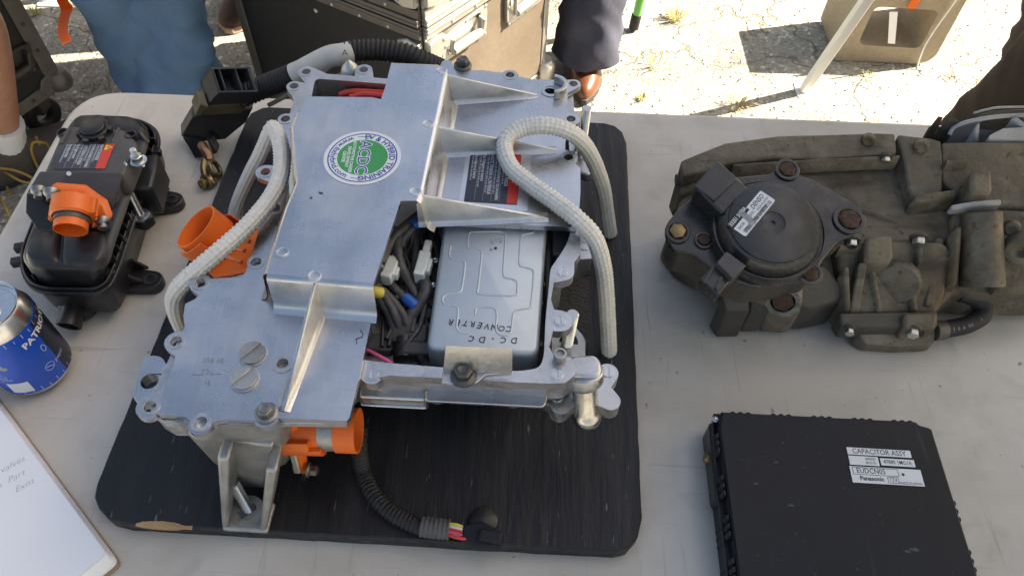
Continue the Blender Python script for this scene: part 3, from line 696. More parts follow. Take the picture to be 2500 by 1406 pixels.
# ------------------------------------------------------------------ folding table
tb = thing('folding_table', (.36, .386, 0), 'scuffed white plastic folding table carrying all the car parts', 'table')
tx0, tx1, ty0, ty1 = -.556, 1.28, .004, .766
o_ = rounded([Vector((tx0, ty0, TZ)), Vector((tx1, ty0, TZ)), Vector((tx1, ty1, TZ)), Vector((tx0, ty1, TZ))], .062, 8)
MB().prism(o_, .042).build('table_top', tablem, tb, bevel=.007, seg=3)
for x in (tx0 + .28, tx1 - .28):
    m = MB(); m.tube(rounded([Vector((x, ty0 + .08, .69)), Vector((x, ty0 + .08, .012)), Vector((x, ty0 + .081, .012))], .001), .0125, 12)
    m = MB(); m.tube([Vector((x, ty0 + .08, .697)), Vector((x, ty0 + .08, .004))], .0125, 12); m.build('leg', greyp, tb)
    m = MB(); m.tube([Vector((x, ty1 - .08, .697)), Vector((x, ty1 - .08, .004))], .0125, 12); m.build('leg', greyp, tb)
    m = MB(); m.tube([Vector((x, ty0 + .08, .3)), Vector((x, ty1 - .08, .3))], .009, 10); m.build('cross_bar', greyp, tb)

# ------------------------------------------------------------------ plywood board
BZ = .758
bd_ = thing('plywood_board', (-.1, .46, TZ), 'black painted plywood base board with rounded corners under the opened inverter', 'board')
o_ = [at(x, y, BZ) for x, y in ((655, 261), (640, 263), (612, 276), (598, 298), (236, 1180), (230, 1212), (240, 1240), (264, 1266), (310, 1277), (560, 1292), (820, 1306), (1150, 1327), (1500, 1345), (1532, 1338), (1558, 1308), (1567, 1262), (1530, 350), (1520, 322), (1502, 307), (1476, 300), (1440, 298))]
# slightly ragged saw cut
q_ = []
for i in range(len(o_)):
    a, b_ = o_[i], o_[(i + 1) % len(o_)]; k = max(1, int((b_ - a).length / .012))
    for j in range(k):
        p = a.lerp(b_, j / k); q_.append(p + Vector((rnd.uniform(-1, 1), rnd.uniform(-1, 1), 0)) * (.0004 if k > 2 else 0))
MB().prism(q_, BZ - TZ - .0006).build('board', board, bd_, bevel=.0012, seg=1)
m = MB(); a, b_ = at(332, 1279.5, BZ), at(470, 1287.5, BZ)
top = []; mid = []; bot = []
for i in range(21):
    t_ = i / 20; p = a.lerp(b_, t_); w = (.0062 * math.sin(math.pi * min(1, t_ * 1.1)) ** .6) if t_ < .8 else .0012
    w = max(.0004, w + rnd.uniform(-.0008, .0008)); top.append(p + Vector((0, .0006 + w * .5, .0005))); mid.append(p + Vector((0, -.0014, .0003))); bot.append(p + Vector((0, -.0014, -w)))
m.loft([top, mid, bot], cap=False, closed=False)
m.build('bare_wood_chip', boardedge, bd_, label='chipped edge showing bare tan wood')
m = MB(); rm = [at(x, y, BZ + .0022) for x, y in ((1395, 560), (1440, 560), (1437, 855), (1330, 850), (1330, 700))]
m.prism(rounded(rm, .004), .002).build('rough_board_patch', M('bumpy_black_board', (.016, .016, .016), .28, spec=.6, bump=(330, 1.0, .004)), bd_)  # rough bumpy area of the board surface, added as a thin sheet

# ------------------------------------------------------------------ inverter
ZH, ZL, ZP = .897, .9035, .937            # housing rim, cover sheet, raised cover top
inv = thing('inverter', (-.08, .42, BZ), 'opened silver aluminium electric car inverter with a cut away cover and round sticker', 'inverter')
outer = [(748, 176, .0085), (800, 181), (866, 186), (888, 171, .0085), (912, 190), (950, 193), (1085, 168), (1120, 166), (1190, 180), (1242, 186), (1290, 198), (1380, 202), (1398, 215),
         (1402, 270), (1404, 380), (1412, 480), (1416, 560), (1418, 620), (1402, 640), (1373, 662, .0095), (1352, 690), (1345, 730), (1352, 755), (1368, 783, .0095), (1350, 808), (1340, 845), (1352, 868),
         (1392, 872), (1402, 880), (1404, 915), (1380, 934), (1340, 936), (1200, 930), (1150, 926), (950, 916), (925, 922), (909, 912, .0085), (888, 912), (850, 905), (650, 1036), (400, 1026), (368, 1008), (372, 960),
         (420, 860), (450, 800), (490, 700), (596, 668), (612, 640), (648, 520), (690, 330), (706, 282), (716, 250), (714, 236), (718, 211, .0075), (745, 203)]
cav = [(770, 192), (950, 206), (1080, 190), (1370, 216), (1384, 280), (1398, 480), (1396, 560), (1382, 600), (1358, 636), (1344, 655), (1340, 700), (1332, 780), (1328, 870), (1318, 898), (1270, 906),
       (1100, 898), (950, 886), (890, 879), (800, 860), (640, 800), (660, 640), (730, 380)]
m = MB(); oh = poly(outer, ZH); ch_ = rounded([at(x, y, ZH) for x, y in cav], .006, 3)
m.prism(oh, .009, [ch_])
ow = [q for q in outer if len(q) == 2]; ow = poly(ow, ZH - .0088); ow = inset(ow, .0012); cw = [Vector((p.x, p.y, ZH - .0088)) for p in inset(ch_ if area2(ch_) > 0 else ch_[::-1], -.0012)]
m.prism(ow, .026, [cw]).build('housing', cast, inv, bevel=.0012)
bs = MB()
for x, y, r_ in ((909, 914, .0062), (1373, 662, .0075), (1368, 783, .0075), (1360, 912, .007)):
    p = at(x, y, ZH - .008); bs.lathe(p, -UP, [(r_, 0), (r_ * .95, .008), (r_ * .55, .015), (r_ * .2, .018)], 18)
bs.build('screw_bosses', cast, inv)
# lower tub, recessed
m = MB(); c_lo = [at(x, y, ZH) for x, y in ((700, 240), (1380, 240), (1402, 600), (1335, 700), (1330, 840), (1300, 868), (860, 850), (640, 960), (420, 960), (480, 760), (600, 690))]
c_lo = inset(c_lo if area2(c_lo) > 0 else c_lo[::-1], .006)
lo = [Vector((p.x, p.y, ZH - .034)) for p in c_lo]; l2 = inset(lo, .012)
m.loft([[Vector((p.x, p.y, .79)) for p in l2], [Vector((p.x, p.y, .81)) for p in lo], lo]); m.build('lower_tub', castd, inv, bevel=.003)
# stepped lower skirt of the front wall
fl0 = lambda x, dz: (lambda p: Vector((p.x, p.y, ZH - dz)))(at(x, 912 + (x - 868) * .0508, ZH))
m = MB(); q = [fl0(860, .0345), fl0(1030, .0345), fl0(1034, .0345) + Vector((0, .012, 0)), fl0(860, .0345) + Vector((0, .012, 0))]
m.prism(rounded(q, .003, 3), .0125).build('front_skirt', cast, inv, bevel=.0015)
m = MB(); q = [fl0(858, .044) - Vector((0, .002, 0)), fl0(1034, .044) - Vector((0, .002, 0)), fl0(1036, .044) + Vector((0, .010, 0)), fl0(858, .044) + Vector((0, .010, 0))]
m.prism(rounded(q, .003, 3), .0026).build('front_skirt_lip', skim, inv, bevel=.001)
m = MB(); q = [fl0(1032, .0315) - Vector((0, .0022, 0)), fl0(1335, .0315) - Vector((0, .0022, 0)), fl0(1345, .0315) + Vector((0, .008, 0)), fl0(1032, .0315) + Vector((0, .008, 0))]
m.prism(rounded(q, .003, 3), .0032).build('front_skirt_lip', skim, inv, bevel=.001)
m = MB(); q = [fl0(1029, .030) - Vector((0, .002, 0)), fl0(1036, .030) - Vector((0, .002, 0)), fl0(1036, .030) + Vector((0, .006, 0)), fl0(1029, .030) + Vector((0, .006, 0))]
m.prism(q, .0165).build('front_skirt_lip', skim, inv, bevel=.001)
for x in (1060, 1255): MB().lathe(fl0(x, .034) + Vector((0, .006, 0)), -UP, [(.008, 0), (.0075, .004), (.005, .007)], 18).build('cast_boss', cast, inv, bevel=.001)
# dark floor and clutter inside
m = MB(); fl = [Vector((p.x, p.y, .858)) for p in inset(ch_ if area2(ch_) > 0 else ch_[::-1], -.002)]; m.prism(fl, .004).build('circuit_floor', M('dark_interior', (.012, .012, .011), .5, var=(60, .6, (.03, .028, .022)), bump=(90, .6, .004)), inv)
m = MB()
for px, py, w, d_, h, mt in ((1000, 830, .03, .018, .012, 0), (1030, 620, .02, .03, .010, 0), (960, 700, .018, .03, .012, 0), (1060, 700, .012, .05, .008, 0), (1020, 870, .022, .012, .014, 0), (930, 850, .02, .016, .01, 0),
                             (1365, 600, .014, .05, .018, 0), (1040, 560, .02, .02, .014, 0), (1335, 740, .006, .10, .014, 0)):
    c0 = at(px, py, .862); m = MB().box(c0 + UP * h / 2, (w, d_, h)); m.build('inner_block', rnd.choice((grimyd, blackp, greyp)), inv, bevel=.002)
for px, py, r_ in ((1012, 850, .009), (1042, 768, .006), (1050, 735, .005), (965, 800, .006)):
    c0 = at(px, py, .866); MB().lathe(c0, UP, [(r_, -.006), (r_, .004), (r_ * .6, .006)], 16).build('terminal_post', grimyd, inv)
# cover: front sheet with holes
front = [(724, 262), (716, 276), (697, 291, .0066), (694, 314), (684, 370), (672, 405), (648, 420, .0085), (662, 446), (648, 512), (636, 545), (618, 612), (603, 655), (598, 668), (588, 677), (553, 678), (512, 680), (489, 691, .0085), (486, 720), (476, 730), (452, 742), (448, 770), (452, 806),
         (430, 833, .0085), (428, 866), (426, 885), (408, 930), (392, 962), (366, 992, .0095), (380, 1011), (430, 1014), (455, 1018), (470, 1034), (490, 1031, .0088), (515, 1036), (530, 1026), (560, 1024), (630, 1026), (651, 1009, .0105), (676, 1022), (696, 1021), (846, 1027), (853, 1020), (873, 938), (903, 800), (913, 752), (913, 715), (650, 660), (690, 520), (735, 330), (742, 262)]
fh = [(697, 291), (648, 420), (672, 508), (625, 640), (489, 691), (430, 833), (366, 992), (490, 1031), (690, 888)]
CV = MB()
CV.prism(poly(front, ZL), .0055, [circle(at(x, y, ZL), .0042, 14) for x, y in fh])
# cover: right sheet
right = [(1060, 159), (1074, 162), (1091, 155, .0052), (1109, 167), (1129, 165, .0062), (1152, 172), (1180, 172), (1225, 178), (1245, 184, .008), (1268, 188), (1300, 194), (1380, 196), (1401, 205, .0066), (1386, 228), (1384, 274), (1394, 291, .0085), (1386, 312), (1380, 350), (1380, 366), (1388, 384, .0085), (1405, 400), (1417, 412), (1417, 470), (1412, 548), (1406, 555), (1250, 548), (1074, 541), (1045, 533), (1020, 515), (1030, 480), (1050, 330)]
rh = [(1245, 184), (1394, 291), (1388, 384), (1400, 205), (1360, 508)]
CV.prism(poly(right, ZL), .0055, [circle(at(x, y, ZL), .0042, 14) for x, y in rh] + [circle(at(1343, 226, ZL), .0062, 18)])
# cover: raised middle with filleted walls
PT = [(955, 155), (1066, 160), (1085, 178), (1058, 310), (1024, 474), (1016, 490), (978, 491), (913, 690), (652, 668), (668, 610), (700, 512), (728, 446), (723, 400), (716, 310), (730, 275), (752, 236), (908, 238), (930, 243), (940, 215)]
pt = [at(x, y, ZP) for x, y in PT]
CV.prism(pt, .004)
hw = ZP - ZL
prof = [(-.0004, ZP), (.0012, ZP - .0004), (.0028, ZP - .0016), (.0038, ZP - .0036), (.0062, ZL + .0075), (.0070, ZL + .0045), (.0088, ZL + .0018), (.0115, ZL + .0006), (.0125, ZL - .0004)]
def wall(i0, i1, flip=False):
    line = [pt[i % len(pt)] for i in range(i0, i1 + 1)]; line = [p.copy() for p in line]
    d1 = []
    for i in range(len(line) - 1):
        k = max(1, int((line[i + 1] - line[i]).length / .01)); d1 += [line[i].lerp(line[i + 1], j / k) for j in range(k)]
    d1.append(line[-1]); CV.strip(d1[::-1], prof, flip)
wall(0, 5, True); wall(7, 8, True); wall(8, 14, True)
cover = CV.build('cover', skim, inv, bevel=0, angle=42)
# machined raised top skin details
def fillet_rib(p_top, p_tip, thick, side_n):
    """a triangular gusset from the raised part down to the sheet"""
    a = at(*p_top, ZP - .0002); tip = at(*p_tip, ZL + .0006); d_ = Vector((tip.x - a.x, tip.y - a.y, 0)); L_ = d_.length; d_ /= L_; n_ = Vector((-d_.y, d_.x, 0))
    back = a - d_ * .004; rows = []
    for t_ in [0, .15, .3, .45, .6, .75, .88, 1]:
        p = back.lerp(Vector((tip.x, tip.y, back.z)), t_); h = (ZP - ZL - .0004) * (1 - t_) + .0008; w = thick / 2
        sec = [(-w - .0036, 0), (-w - .0014, min(.0012, h * .4)), (-w, min(.004, h * .7)), (-w * .75, h * .97), (-w * .4, h), (w * .4, h), (w * .75, h * .97), (w, min(.004, h * .7)), (w + .0014, min(.0012, h * .4)), (w + .0036, 0)]
        rows.append([Vector((p.x, p.y, ZL + .0002 + z)) + n_ * y for y, z in sec])
    return MB().loft(rows).build('gusset', cast, cover, angle=50)
fillet_rib((1086, 180), (1312, 232), .0032, 1)
fillet_rib((1060, 307), (1358, 366), .0032, 1)
fillet_rib((1027, 475), (1338, 530), .0036, 1)
fillet_rib((771, 676), (690, 1003), .0036, 1)
# turned down lip of the right sheet
m = MB(); m.prism([at(x, y, ZL - .0058) for x, y in ((1040, 530), (1074, 540), (1250, 547), (1411, 554), (1412, 545), (1250, 538), (1076, 530))], .005).build('cut_lip', cast, cover, bevel=.001)
for x, y, z in ((1046, 302, ZP), (1014, 468, ZP), (768, 674, ZP), (690, 617, ZP), (1079, 172, ZP)):
    MB().lathe(at(x, y, z) - UP * .0003, UP, [(.0052, 0), (.0050, .0005), (.0043, .0007), (.0040, .00055)], 20).build('ejector_mark', skim, cover)
for x, y in ((618, 865), (598, 926)):
    MB().lathe(at(x, y, ZL) + UP * .0001, UP, [(.0108, 0), (.0106, .001), (.0098, .0012)], 24).build('plug_seat', cast, cover)
    MB().screw(at(x, y, ZL) + UP * .0012, .0094, .0022, .9).build('slotted_plug', castd, cover, bevel=.0004, seg=1)
MB().ring(at(690, 888, ZL), UP, .0078, .0043, .0007, 20).build('hole_boss', cast, cover)
for x, y in fh[:4] + fh[4:8] + rh[:3]:
    MB().ring(at(x, y, ZL), UP, .0070, .0044, .0004, 18).build('hole_boss', cast, cover)
MB().bolt(at(651, 1009, ZL), UP, .0056, .0075).build('hex_bolt', dullsteel, inv)
MB().bolt(at(1130, 162, ZL), UP, .0062, .0090).build('hex_bolt', darksteel, inv, label='dark hex bolt on the far edge of the cover')
# filler port: half collar round a countersunk hole
c0 = at(1350, 222, ZL); m = MB(); X = Vector((1, 0, 0))
for k in range(14):
    a0 = -1.5 + 3.0 * k / 14; a1 = -1.5 + 3.0 * (k + 1) / 14; q = []
    for a, r_ in ((a0, .0095), (a1, .0095), (a1, .0135), (a0, .0135)): q.append(c0 + Vector((math.cos(a) * r_, math.sin(a) * r_, 0)))
    m.loft([q, [p + UP * .0095 for p in q]])
m.build('half_collar', cast, cover, bevel=.0008)
MB().ring(c0 - Vector((.002, 0, 0)), UP, .0098, .0062, .0009, 24).build('hole_boss', skim, cover)
# raised mould lettering and scribble on the front sheet
m = MB()
fmap = lambda px, py, dxp=(1, .03), sc=1: None
def onplane(px, py, ang, z):
    o = at(px, py, z); X = Vector((math.cos(ang), math.sin(ang), 0)); Y = Vector((-X.y, X.x, 0)); return lambda a, b_: o + X * a + Y * b_
m.text('356 1E', .0056, onplane(520, 880, .02, ZL + .00025)).text('T21', .0056, onplane(505, 908, .02, ZL + .00025)).text('V', .006, onplane(508, 936, .6, ZL + .00025))
for s, e in (((470, 914), (496, 914)), ((514, 914), (540, 912))): m.tube([at(*s, ZL + .0001), at(*e, ZL + .0001)], .0003, 5)
m.build('cast_marks', castd, cover)
m = MB(); m.tube([at(868, 827, ZL + .0003), at(885, 822, ZL + .0003), at(885, 812, ZL + .0003), at(880, 806, ZL + .0003)], .0004, 5); m.tube([at(869, 828, ZL + .0003), at(871, 838, ZL + .0003)], .0004, 5)
m.build('scuff_mark', greyp, cover)
for s, e in (((779, 470), (788, 472)), ((757, 482), (762, 483))): MB().tube([at(*s, ZP + .0003), at(*e, ZP + .0003)], .0007, 5).build('scuff_mark', greyp, cover)
# round sticker
so = at(885, 384, ZP + .0004); R_ = .0315
SX, SY = Vector((0, -1, 0)), Vector((1, 0, 0))          # reading direction runs towards the near table edge
rot = .02; SX, SY = (SX * math.cos(rot) + SY * math.sin(rot)), (SY * math.cos(rot) - SX * math.sin(rot))
st = MB().cyl(so - UP * .0003, so, R_, n=64).build('round_sticker', whitep, inv, label='round white sticker with a green centre and blue ring lettering')
MB().ring(so, UP, R_ * .905, R_ * .872, .00008, 64).build('printed_ring', labelb, st)
MB().cyl(so, so + UP * .00008, R_ * .655, n=56).build('green_disc', labelg, st)
fs = lambda z: (lambda a, b_: so + SX * a + SY * b_ + UP * z)
def arc(r, top, z=.00016):
    if top: return lambda a, b_: so + (SX * math.sin(a / r) + SY * math.cos(a / r)) * (r + b_) + UP * z
    return lambda a, b_: so + (SX * math.sin(a / r) - SY * math.cos(a / r)) * (r - b_) + UP * z
m = MB().text('EV & HYBRID TRAINING', .0072, arc(R_ * .76, True), .018); m.build('printed_letters', labelb, st); m = MB().text('www.fixhybrid.com', .0070, arc(R_ * .765, False), .012)
for sx in (1, -1): MB().tube([so + (SX * (sx * math.cos(a)) + SY * math.sin(a)) * (R_ * .78) + UP * .0001 for a in (-.28, -.1, .06, .2)], .00022, 5).build('printed_dash', labelb, st)
m.build('printed_letters', labelb, st)
hs = lambda dx, dy, sz, bl, z, s_: MB().text(s_, sz, (lambda a, b_: so + SX * (a + dx) + SY * (b_ + dy) + UP * z), bl)
hs(0, .0005, .0138, .055, .00014, 'ACDC').build('white_outline', whitep, st)
hs(0, .0005, .0138, .004, .00022, 'ACDC').build('printed_letters', labelb, st)
m = MB()
for s_, y, sz in (('AUTOMOTIVE CAREER', -.0082, .0036), ('DEVELOPMENT', -.0118, .0036), ('CENTER', -.0153, .0036)): m.text(s_, sz, (lambda a, b_, y=y: so + SX * a + SY * (b_ + y) + UP * .00015), .03)
m.build('printed_letters', whitep, st)
# warning label on the right sheet: (u along the reading direction, v towards its top)
def warn_label(o, X, Y, w, h, parent, n, red_left=0, tri=True):
    """w along reading direction X, h along Y; red band at the top"""
    f = lambda z: (lambda a, b_: o + X * a + Y * b_ + n * z)
    rect = lambda a0, b0, a1, b1, z: [f(z)(a0, b0), f(z)(a1, b0), f(z)(a1, b1), f(z)(a0, b1)]
    lab = plate(MB(), rounded(rect(0, 0, w, h, 0), .0012), n * .0003).build('warning_label', labeld, parent)
    plate(MB(), rect(.0004, h * .80, w - .0004, h - .0004, .0003), n * .0001).build('red_band', labelr, lab)
    m = MB(); big = [('HIGH VOLTAGE INSIDE', 0), ('HOCHSPANNUNGSF\u00dcHRENDE TEILE IM INNEREN', 1), ('HAUTE TENSION A L\'INTERIEUR', 2), ('Alta Voltagem no interior', 3), ('Alto voltaje en el interior', 4)]
    st_ = h * .80 / 5.15; sz = st_ * .62
    m2 = MB()
    for s_, i in big:
        y = h * .80 - st_ * (i + .32); m.text(s_, sz * (1 if i != 1 else .86), lambda a, b_, y=y: f(.00042)(w * .04 + a, y + b_), .012, 'LEFT', w * (.62, .90, .80, .56, .52)[i])
        x_ = w * .04; lim = w * rnd.uniform(.55, .9)
        while x_ < lim:
            l_ = rnd.uniform(.03, .09) * w; plate(m2, rect(x_, y - st_ * .52, min(x_ + l_, lim), y - st_ * .32, .0004), n * .00004); x_ += l_ + w * .015
        if i: plate(m2, rect(w * .03, y + st_ * .36, w * .97, y + st_ * .40, .0004), n * .00004)
    m.build('printed_letters', whitep, lab); m2.build('small_print', printg, lab)
    if tri:
        m = MB(); c_ = (w * .16, h * .895); s_ = h * .085
        plate(m, [f(.0004)(c_[0] - s_, c_[1] - s_ * .8), f(.0004)(c_[0] + s_, c_[1] - s_ * .8), f(.0004)(c_[0], c_[1] + s_)], n * .0001); m.build('warning_triangle', labely, lab)
        m = MB(); plate(m, [f(.00055)(c_[0] + a * s_, c_[1] + b_ * s_) for a, b_ in ((.15, .55), (-.3, -.12), (.0, -.1), (-.12, -.62), (.32, .08), (.02, .06))], n * .00004); m.build('lightning_mark', ink, lab)
    return lab
lo_ = at(1150, 372, ZL); le = at(1273, 375, ZL); ln_ = at(1133, 490, ZL)
X = (ln_ - lo_); w_ = X.length; X.normalize(); Y = UP.cross(X); Y = Y if Y.x > 0 else -Y
m = MB(); a_, b_ = X, Y; h_ = (le - lo_).length
plate(m, rounded([lo_ - X * .003 - Y * .004 + UP * .0002, lo_ + X * (w_ + .008) - Y * .004 + UP * .0002, lo_ + X * (w_ + .008) + Y * (h_ + .009) + UP * .0002, lo_ - X * .003 + Y * (h_ + .009) + UP * .0002], .001), UP * .0004).build('label_border', M('silver_foil', (.72, .72, .73), .3, .8), inv)
warn_label(lo_ + UP * .0007, X, Y, w_ + .0015, h_, inv, UP, tri=False)
# converter box
cvx = [(1098, 500), (1330, 512), (1306, 858), (1050, 843)]; ZC = .8945
top = [at(x, y, ZC) for x, y in cvx]; m = MB(); t0 = rounded(top, .006, 4)
if area2(t0) < 0: t0.reverse()
m.loft([[p - UP * .044 for p in inset(t0, -.003)], [p - UP * .005 for p in inset(t0, -.003)], [p - UP * .0022 for p in inset(t0, -.0023)], [p - UP * .0006 for p in inset(t0, -.0010)], t0])
dc = m.build('converter_box', galv, inv, angle=50)
m = MB()
for pts in ([(1155, 566), (1145, 570), (1142, 605), (1150, 609), (1172, 612), (1176, 625), (1168, 700), (1172, 718), (1255, 722), (1262, 712), (1263, 690), (1252, 682), (1236, 678), (1229, 665), (1234, 580), (1230, 567), (1200, 565), (1155, 566)],
            [(1100, 600), (1097, 625), (1108, 633), (1130, 638), (1135, 650), (1127, 705), (1118, 715), (1090, 718), (1080, 730), (1085, 742), (1105, 746), (1117, 752), (1118, 770), (1115, 800), (1126, 812), (1140, 812), (1150, 806)],
            [(1160, 770), (1162, 755), (1170, 751), (1200, 751), (1211, 757), (1213, 775), (1211, 805), (1222, 818), (1240, 818), (1248, 808), (1254, 765), (1265, 757), (1287, 753), (1296, 745), (1303, 670), (1295, 657), (1272, 650), (1268, 640), (1272, 580), (1282, 572), (1300, 568), (1308, 558)]):
    L = resample(smooth_path([at(x, y, ZC) for x, y in pts], 6), .002); m.tube([p - UP * .0004 for p in L], .0011, 6)
m.build('pressed_ridge', galv, dc, angle=80)
m = MB()
def hand(s_, px, py, sz, ang, spacing, jit=.0):
    for i, c_ in enumerate(s_):
        o = at(px, py, ZC + .0004) + Vector((math.cos(ang), math.sin(ang), 0)) * spacing * i; a2 = ang + rnd.uniform(-.12, .12); X = Vector((math.cos(a2), math.sin(a2), 0)); Y = Vector((-X.y, X.x, 0)); o = o + Y * rnd.uniform(-.0006, .0006)
        m.text(c_, sz * rnd.uniform(.92, 1.08), lambda a, b_: o + X * (a * .9 + b_ * .12) + Y * b_, .006)
hand('CONVERTER', 1243, 802, .0078, math.pi - .10, .0056)
hand('DC-DC', 1255, 831, .0078, math.pi + .0, .0080)
m.build('marker_writing', ink, dc)
m = MB(); c_ = at(1210, 606, ZC + .0003); MB().cyl(c_, c_ + UP * .0002, .0013, n=12).build('ink_dot', ink, dc); c_ = at(1199, 609, ZC + .0003); MB().cyl(c_, c_ + UP * .0002, .0012, n=12).build('ink_dot', printg, dc)
for s_, x, y in (('N', 1222, 590), ('6', 1220, 583), ('2', 1212, 585), ('1', 1210, 590), ('A', 1199, 588), ('M', 1200, 593)): m.text(s_, .0036, onplane(x, y, -1.9, ZC + .0003))
m.build('printed_letters', printg, dc)
# cut off clamp plate with its bolt
m = MB(); ZK = .927
rows = []
for (x, y, z) in ((0, 0, 0),): pass
tl, tr = at(1088, 842, ZK), at(1252, 850, ZK); ml, mr = at(1082, 900, ZL + .006), at(1250, 903, ZL + .006)
bl_, br_ = at(1080, 908, ZL + .0008), at(1250, 908, ZL + .0008)
low = [at(1078, 935, ZL + .0002), at(1148, 939, ZL + .0002), at(1166, 932, ZL + .0002), at(1186, 914, ZL + .0002), br_]
upq = [bl_.lerp(ml, .0), ml, tl, tr, mr, br_]
def sheet(pts_rows, th):
    m = MB(); m.loft([[p - UP * th for p in r] + [p for p in r[::-1]] for r in pts_rows]); return m
m = sheet([[tl, tl.lerp(tr, .5), tr], [ml, ml.lerp(mr, .5), mr], [bl_, bl_.lerp(br_, .5), br_]], .0035)
m.prism([bl_ - UP * .0001] + low[:4] + [br_ - UP * .0001], .0045)
cl = m.build('clamp_plate', cast, inv, bevel=.0006, angle=45)
MB().lathe(at(1132, 916, ZL + .0002), UP, [(.0088, 0), (.0088, .0012), (.0078, .0016)], 22).build('washer', cast, cl)
MB().bolt(at(1132, 918, ZL + .001), UP, .0066, .0085).build('hex_bolt', darksteel, inv, label='black hex bolt through the clamp plate')
for x, y in ((1373, 663), (1367, 783), (1360, 915), (909, 912)):
    MB().ring(at(x, y, ZH), UP, .0058, .0046, .0003, 18).build('screw_seat', skim, inv); MB().screw(at(x, y, ZH) - UP * .0003, .0045, .0012, rnd.uniform(1.2, 1.8)).build('slotted_screw', steel, inv, bevel=.0002, seg=1)
for x, y in ((748, 176), (888, 171), (718, 211)):
    c_ = at(x, y, ZH); MB().ring(c_, UP, .0072, .0044, .0004, 18).build('hole_boss', cast, inv); MB().cyl(c_ + UP * .0001, c_ + UP * .0003, .0044, n=16).build('thread_shade_disc', darksteel, inv)  # flat dark disc coloured for the shade inside each screw hole
c_ = at(1366, 876, ZH); MB().lathe(c_, UP, [(.0042, 0), (.0042, .003), (.0048, .0032), (.0048, .008), (.0032, .0082), (.003, .006)], 14).build('cap_screw', castd, inv)
# pointed casting lug on the far rim, red cables in the far opening
MB().lathe(at(856, 176, .89), UP, [(.011, -.02), (.010, 0), (.008, .006), (.003, .012), (.0005, .014)], 18).build('casting_lug', cast, inv)
for pts, mt, r_ in (([(830, 232, .885), (870, 225, .889), (950, 229, .889)], redwire, .0034), ([(855, 240, .886), (890, 232, .889), (950, 238, .888)], redwire, .0034), ([(830, 245, .880), (850, 215, .886), (890, 212, .888), (950, 208, .886)], loom, .003)):
    MB().tube(smooth_path([at(*q) for q in pts], 8), r_, 10).build('cable', mt, inv)
# wiring in the middle opening
wires = [([(930, 640, .892), (955, 590, .894), (985, 555, .896), (1025, 522, .890), (1040, 515, .885)], .0040, loom), ([(978, 600, .886), (990, 575, .890), (1010, 555, .892), (1035, 533, .89), (1050, 520, .886)], .0034, loom),
         ([(972, 560, .894), (970, 585, .893), (976, 640, .888), (1000, 690, .880), (1022, 735, .872)], .0040, loom), ([(1034, 682, .880), (1040, 710, .880), (1020, 745, .876), (1000, 778, .872), (992, 810, .868)], .0052, loom),
         ([(952, 692, .880), (972, 712, .880), (1000, 738, .874), (1018, 750, .87)], .0036, loom), ([(920, 700, .886), (950, 725, .882), (985, 770, .876), (995, 805, .870), (990, 830, .866)], .0036, loom),
         ([(912, 708, .889), (935, 740, .882), (955, 780, .874), (962, 815, .868)], .0038, loom), ([(935, 718, .887), (955, 750, .882), (972, 790, .874), (975, 820, .866)], .0036, loom), ([(1018, 540, .88), (1015, 620, .876), (1005, 680, .872), (985, 710, .868)], .0028, loom),
         ([(965, 725, .878), (990, 728, .876), (1010, 760, .872)], .0028, loom), ([(1005, 820, .868), (1030, 880, .872), (1045, 900, .88)], .004, blackp), ([(985, 830, .868), (985, 880, .868)], .008, blackp)]
for pts, r_, mt in wires:
    w = smooth_path([at(*q) for q in pts], 8)
    MB().tube(w, lambda L, th, r_=r_: r_ * (1 + .05 * math.sin(L * 900 + th * 2)), 12).build('wire', mt, inv)
for i in range(26):
    x0 = rnd.uniform(930, 1060); y0 = rnd.uniform(530, 700); pts = [(x0, y0, rnd.uniform(.866, .878))]
    for k in range(3): pts.append((pts[-1][0] + rnd.uniform(-28, 28), pts[-1][1] + rnd.uniform(35, 75), rnd.uniform(.866, .876)))
    MB().tube(smooth_path([at(*q) for q in pts], 6), rnd.uniform(.0009, .0019), 8).build('wire', rnd.choice((loom, rubber, blackp, greyrub)), inv)
for i in range(14):
    c0 = at(rnd.uniform(925, 1065), rnd.uniform(560, 860), .864); MB().box(c0, (rnd.uniform(.004, .011), rnd.uniform(.004, .012), rnd.uniform(.006, .014)), Matrix.Rotation(rnd.uniform(-.3, .3), 3, 'Z')).build('inner_block', rnd.choice((grimyd, blackp, greyp, greyrub)), inv, bevel=.0012)
for x, y in ((1058, 700), (1064, 640), (1335, 620), (1320, 845), (1000, 860), (1332, 700)):
    MB().lathe(at(x, y, .872), UP, [(.0026, 0), (.0026, .003), (.0018, .0034), (.0005, .003)], 10).build('small_screw', brass if x > 1300 else steel, inv)
for a, b_, z, mt in (((1005, 550), (1034, 530), .8945, bluewire), ((990, 727), (1014, 746), .880, bluewire), ((912, 712), (932, 716), .890, yelwire)):
    d_ = at(*b_, z) - at(*a, z); MB().tube([at(*a, z), at(*a, z) + d_ * .5, at(*b_, z - .002)], .0046, 12).build('wire_tape', mt, inv)
MB().tube(smooth_path([at(885, 850, .888), at(915, 864, .892), at(955, 886, .896)], 8), .0016, 8).build('wire', pinkwire, inv, label='pink wire')
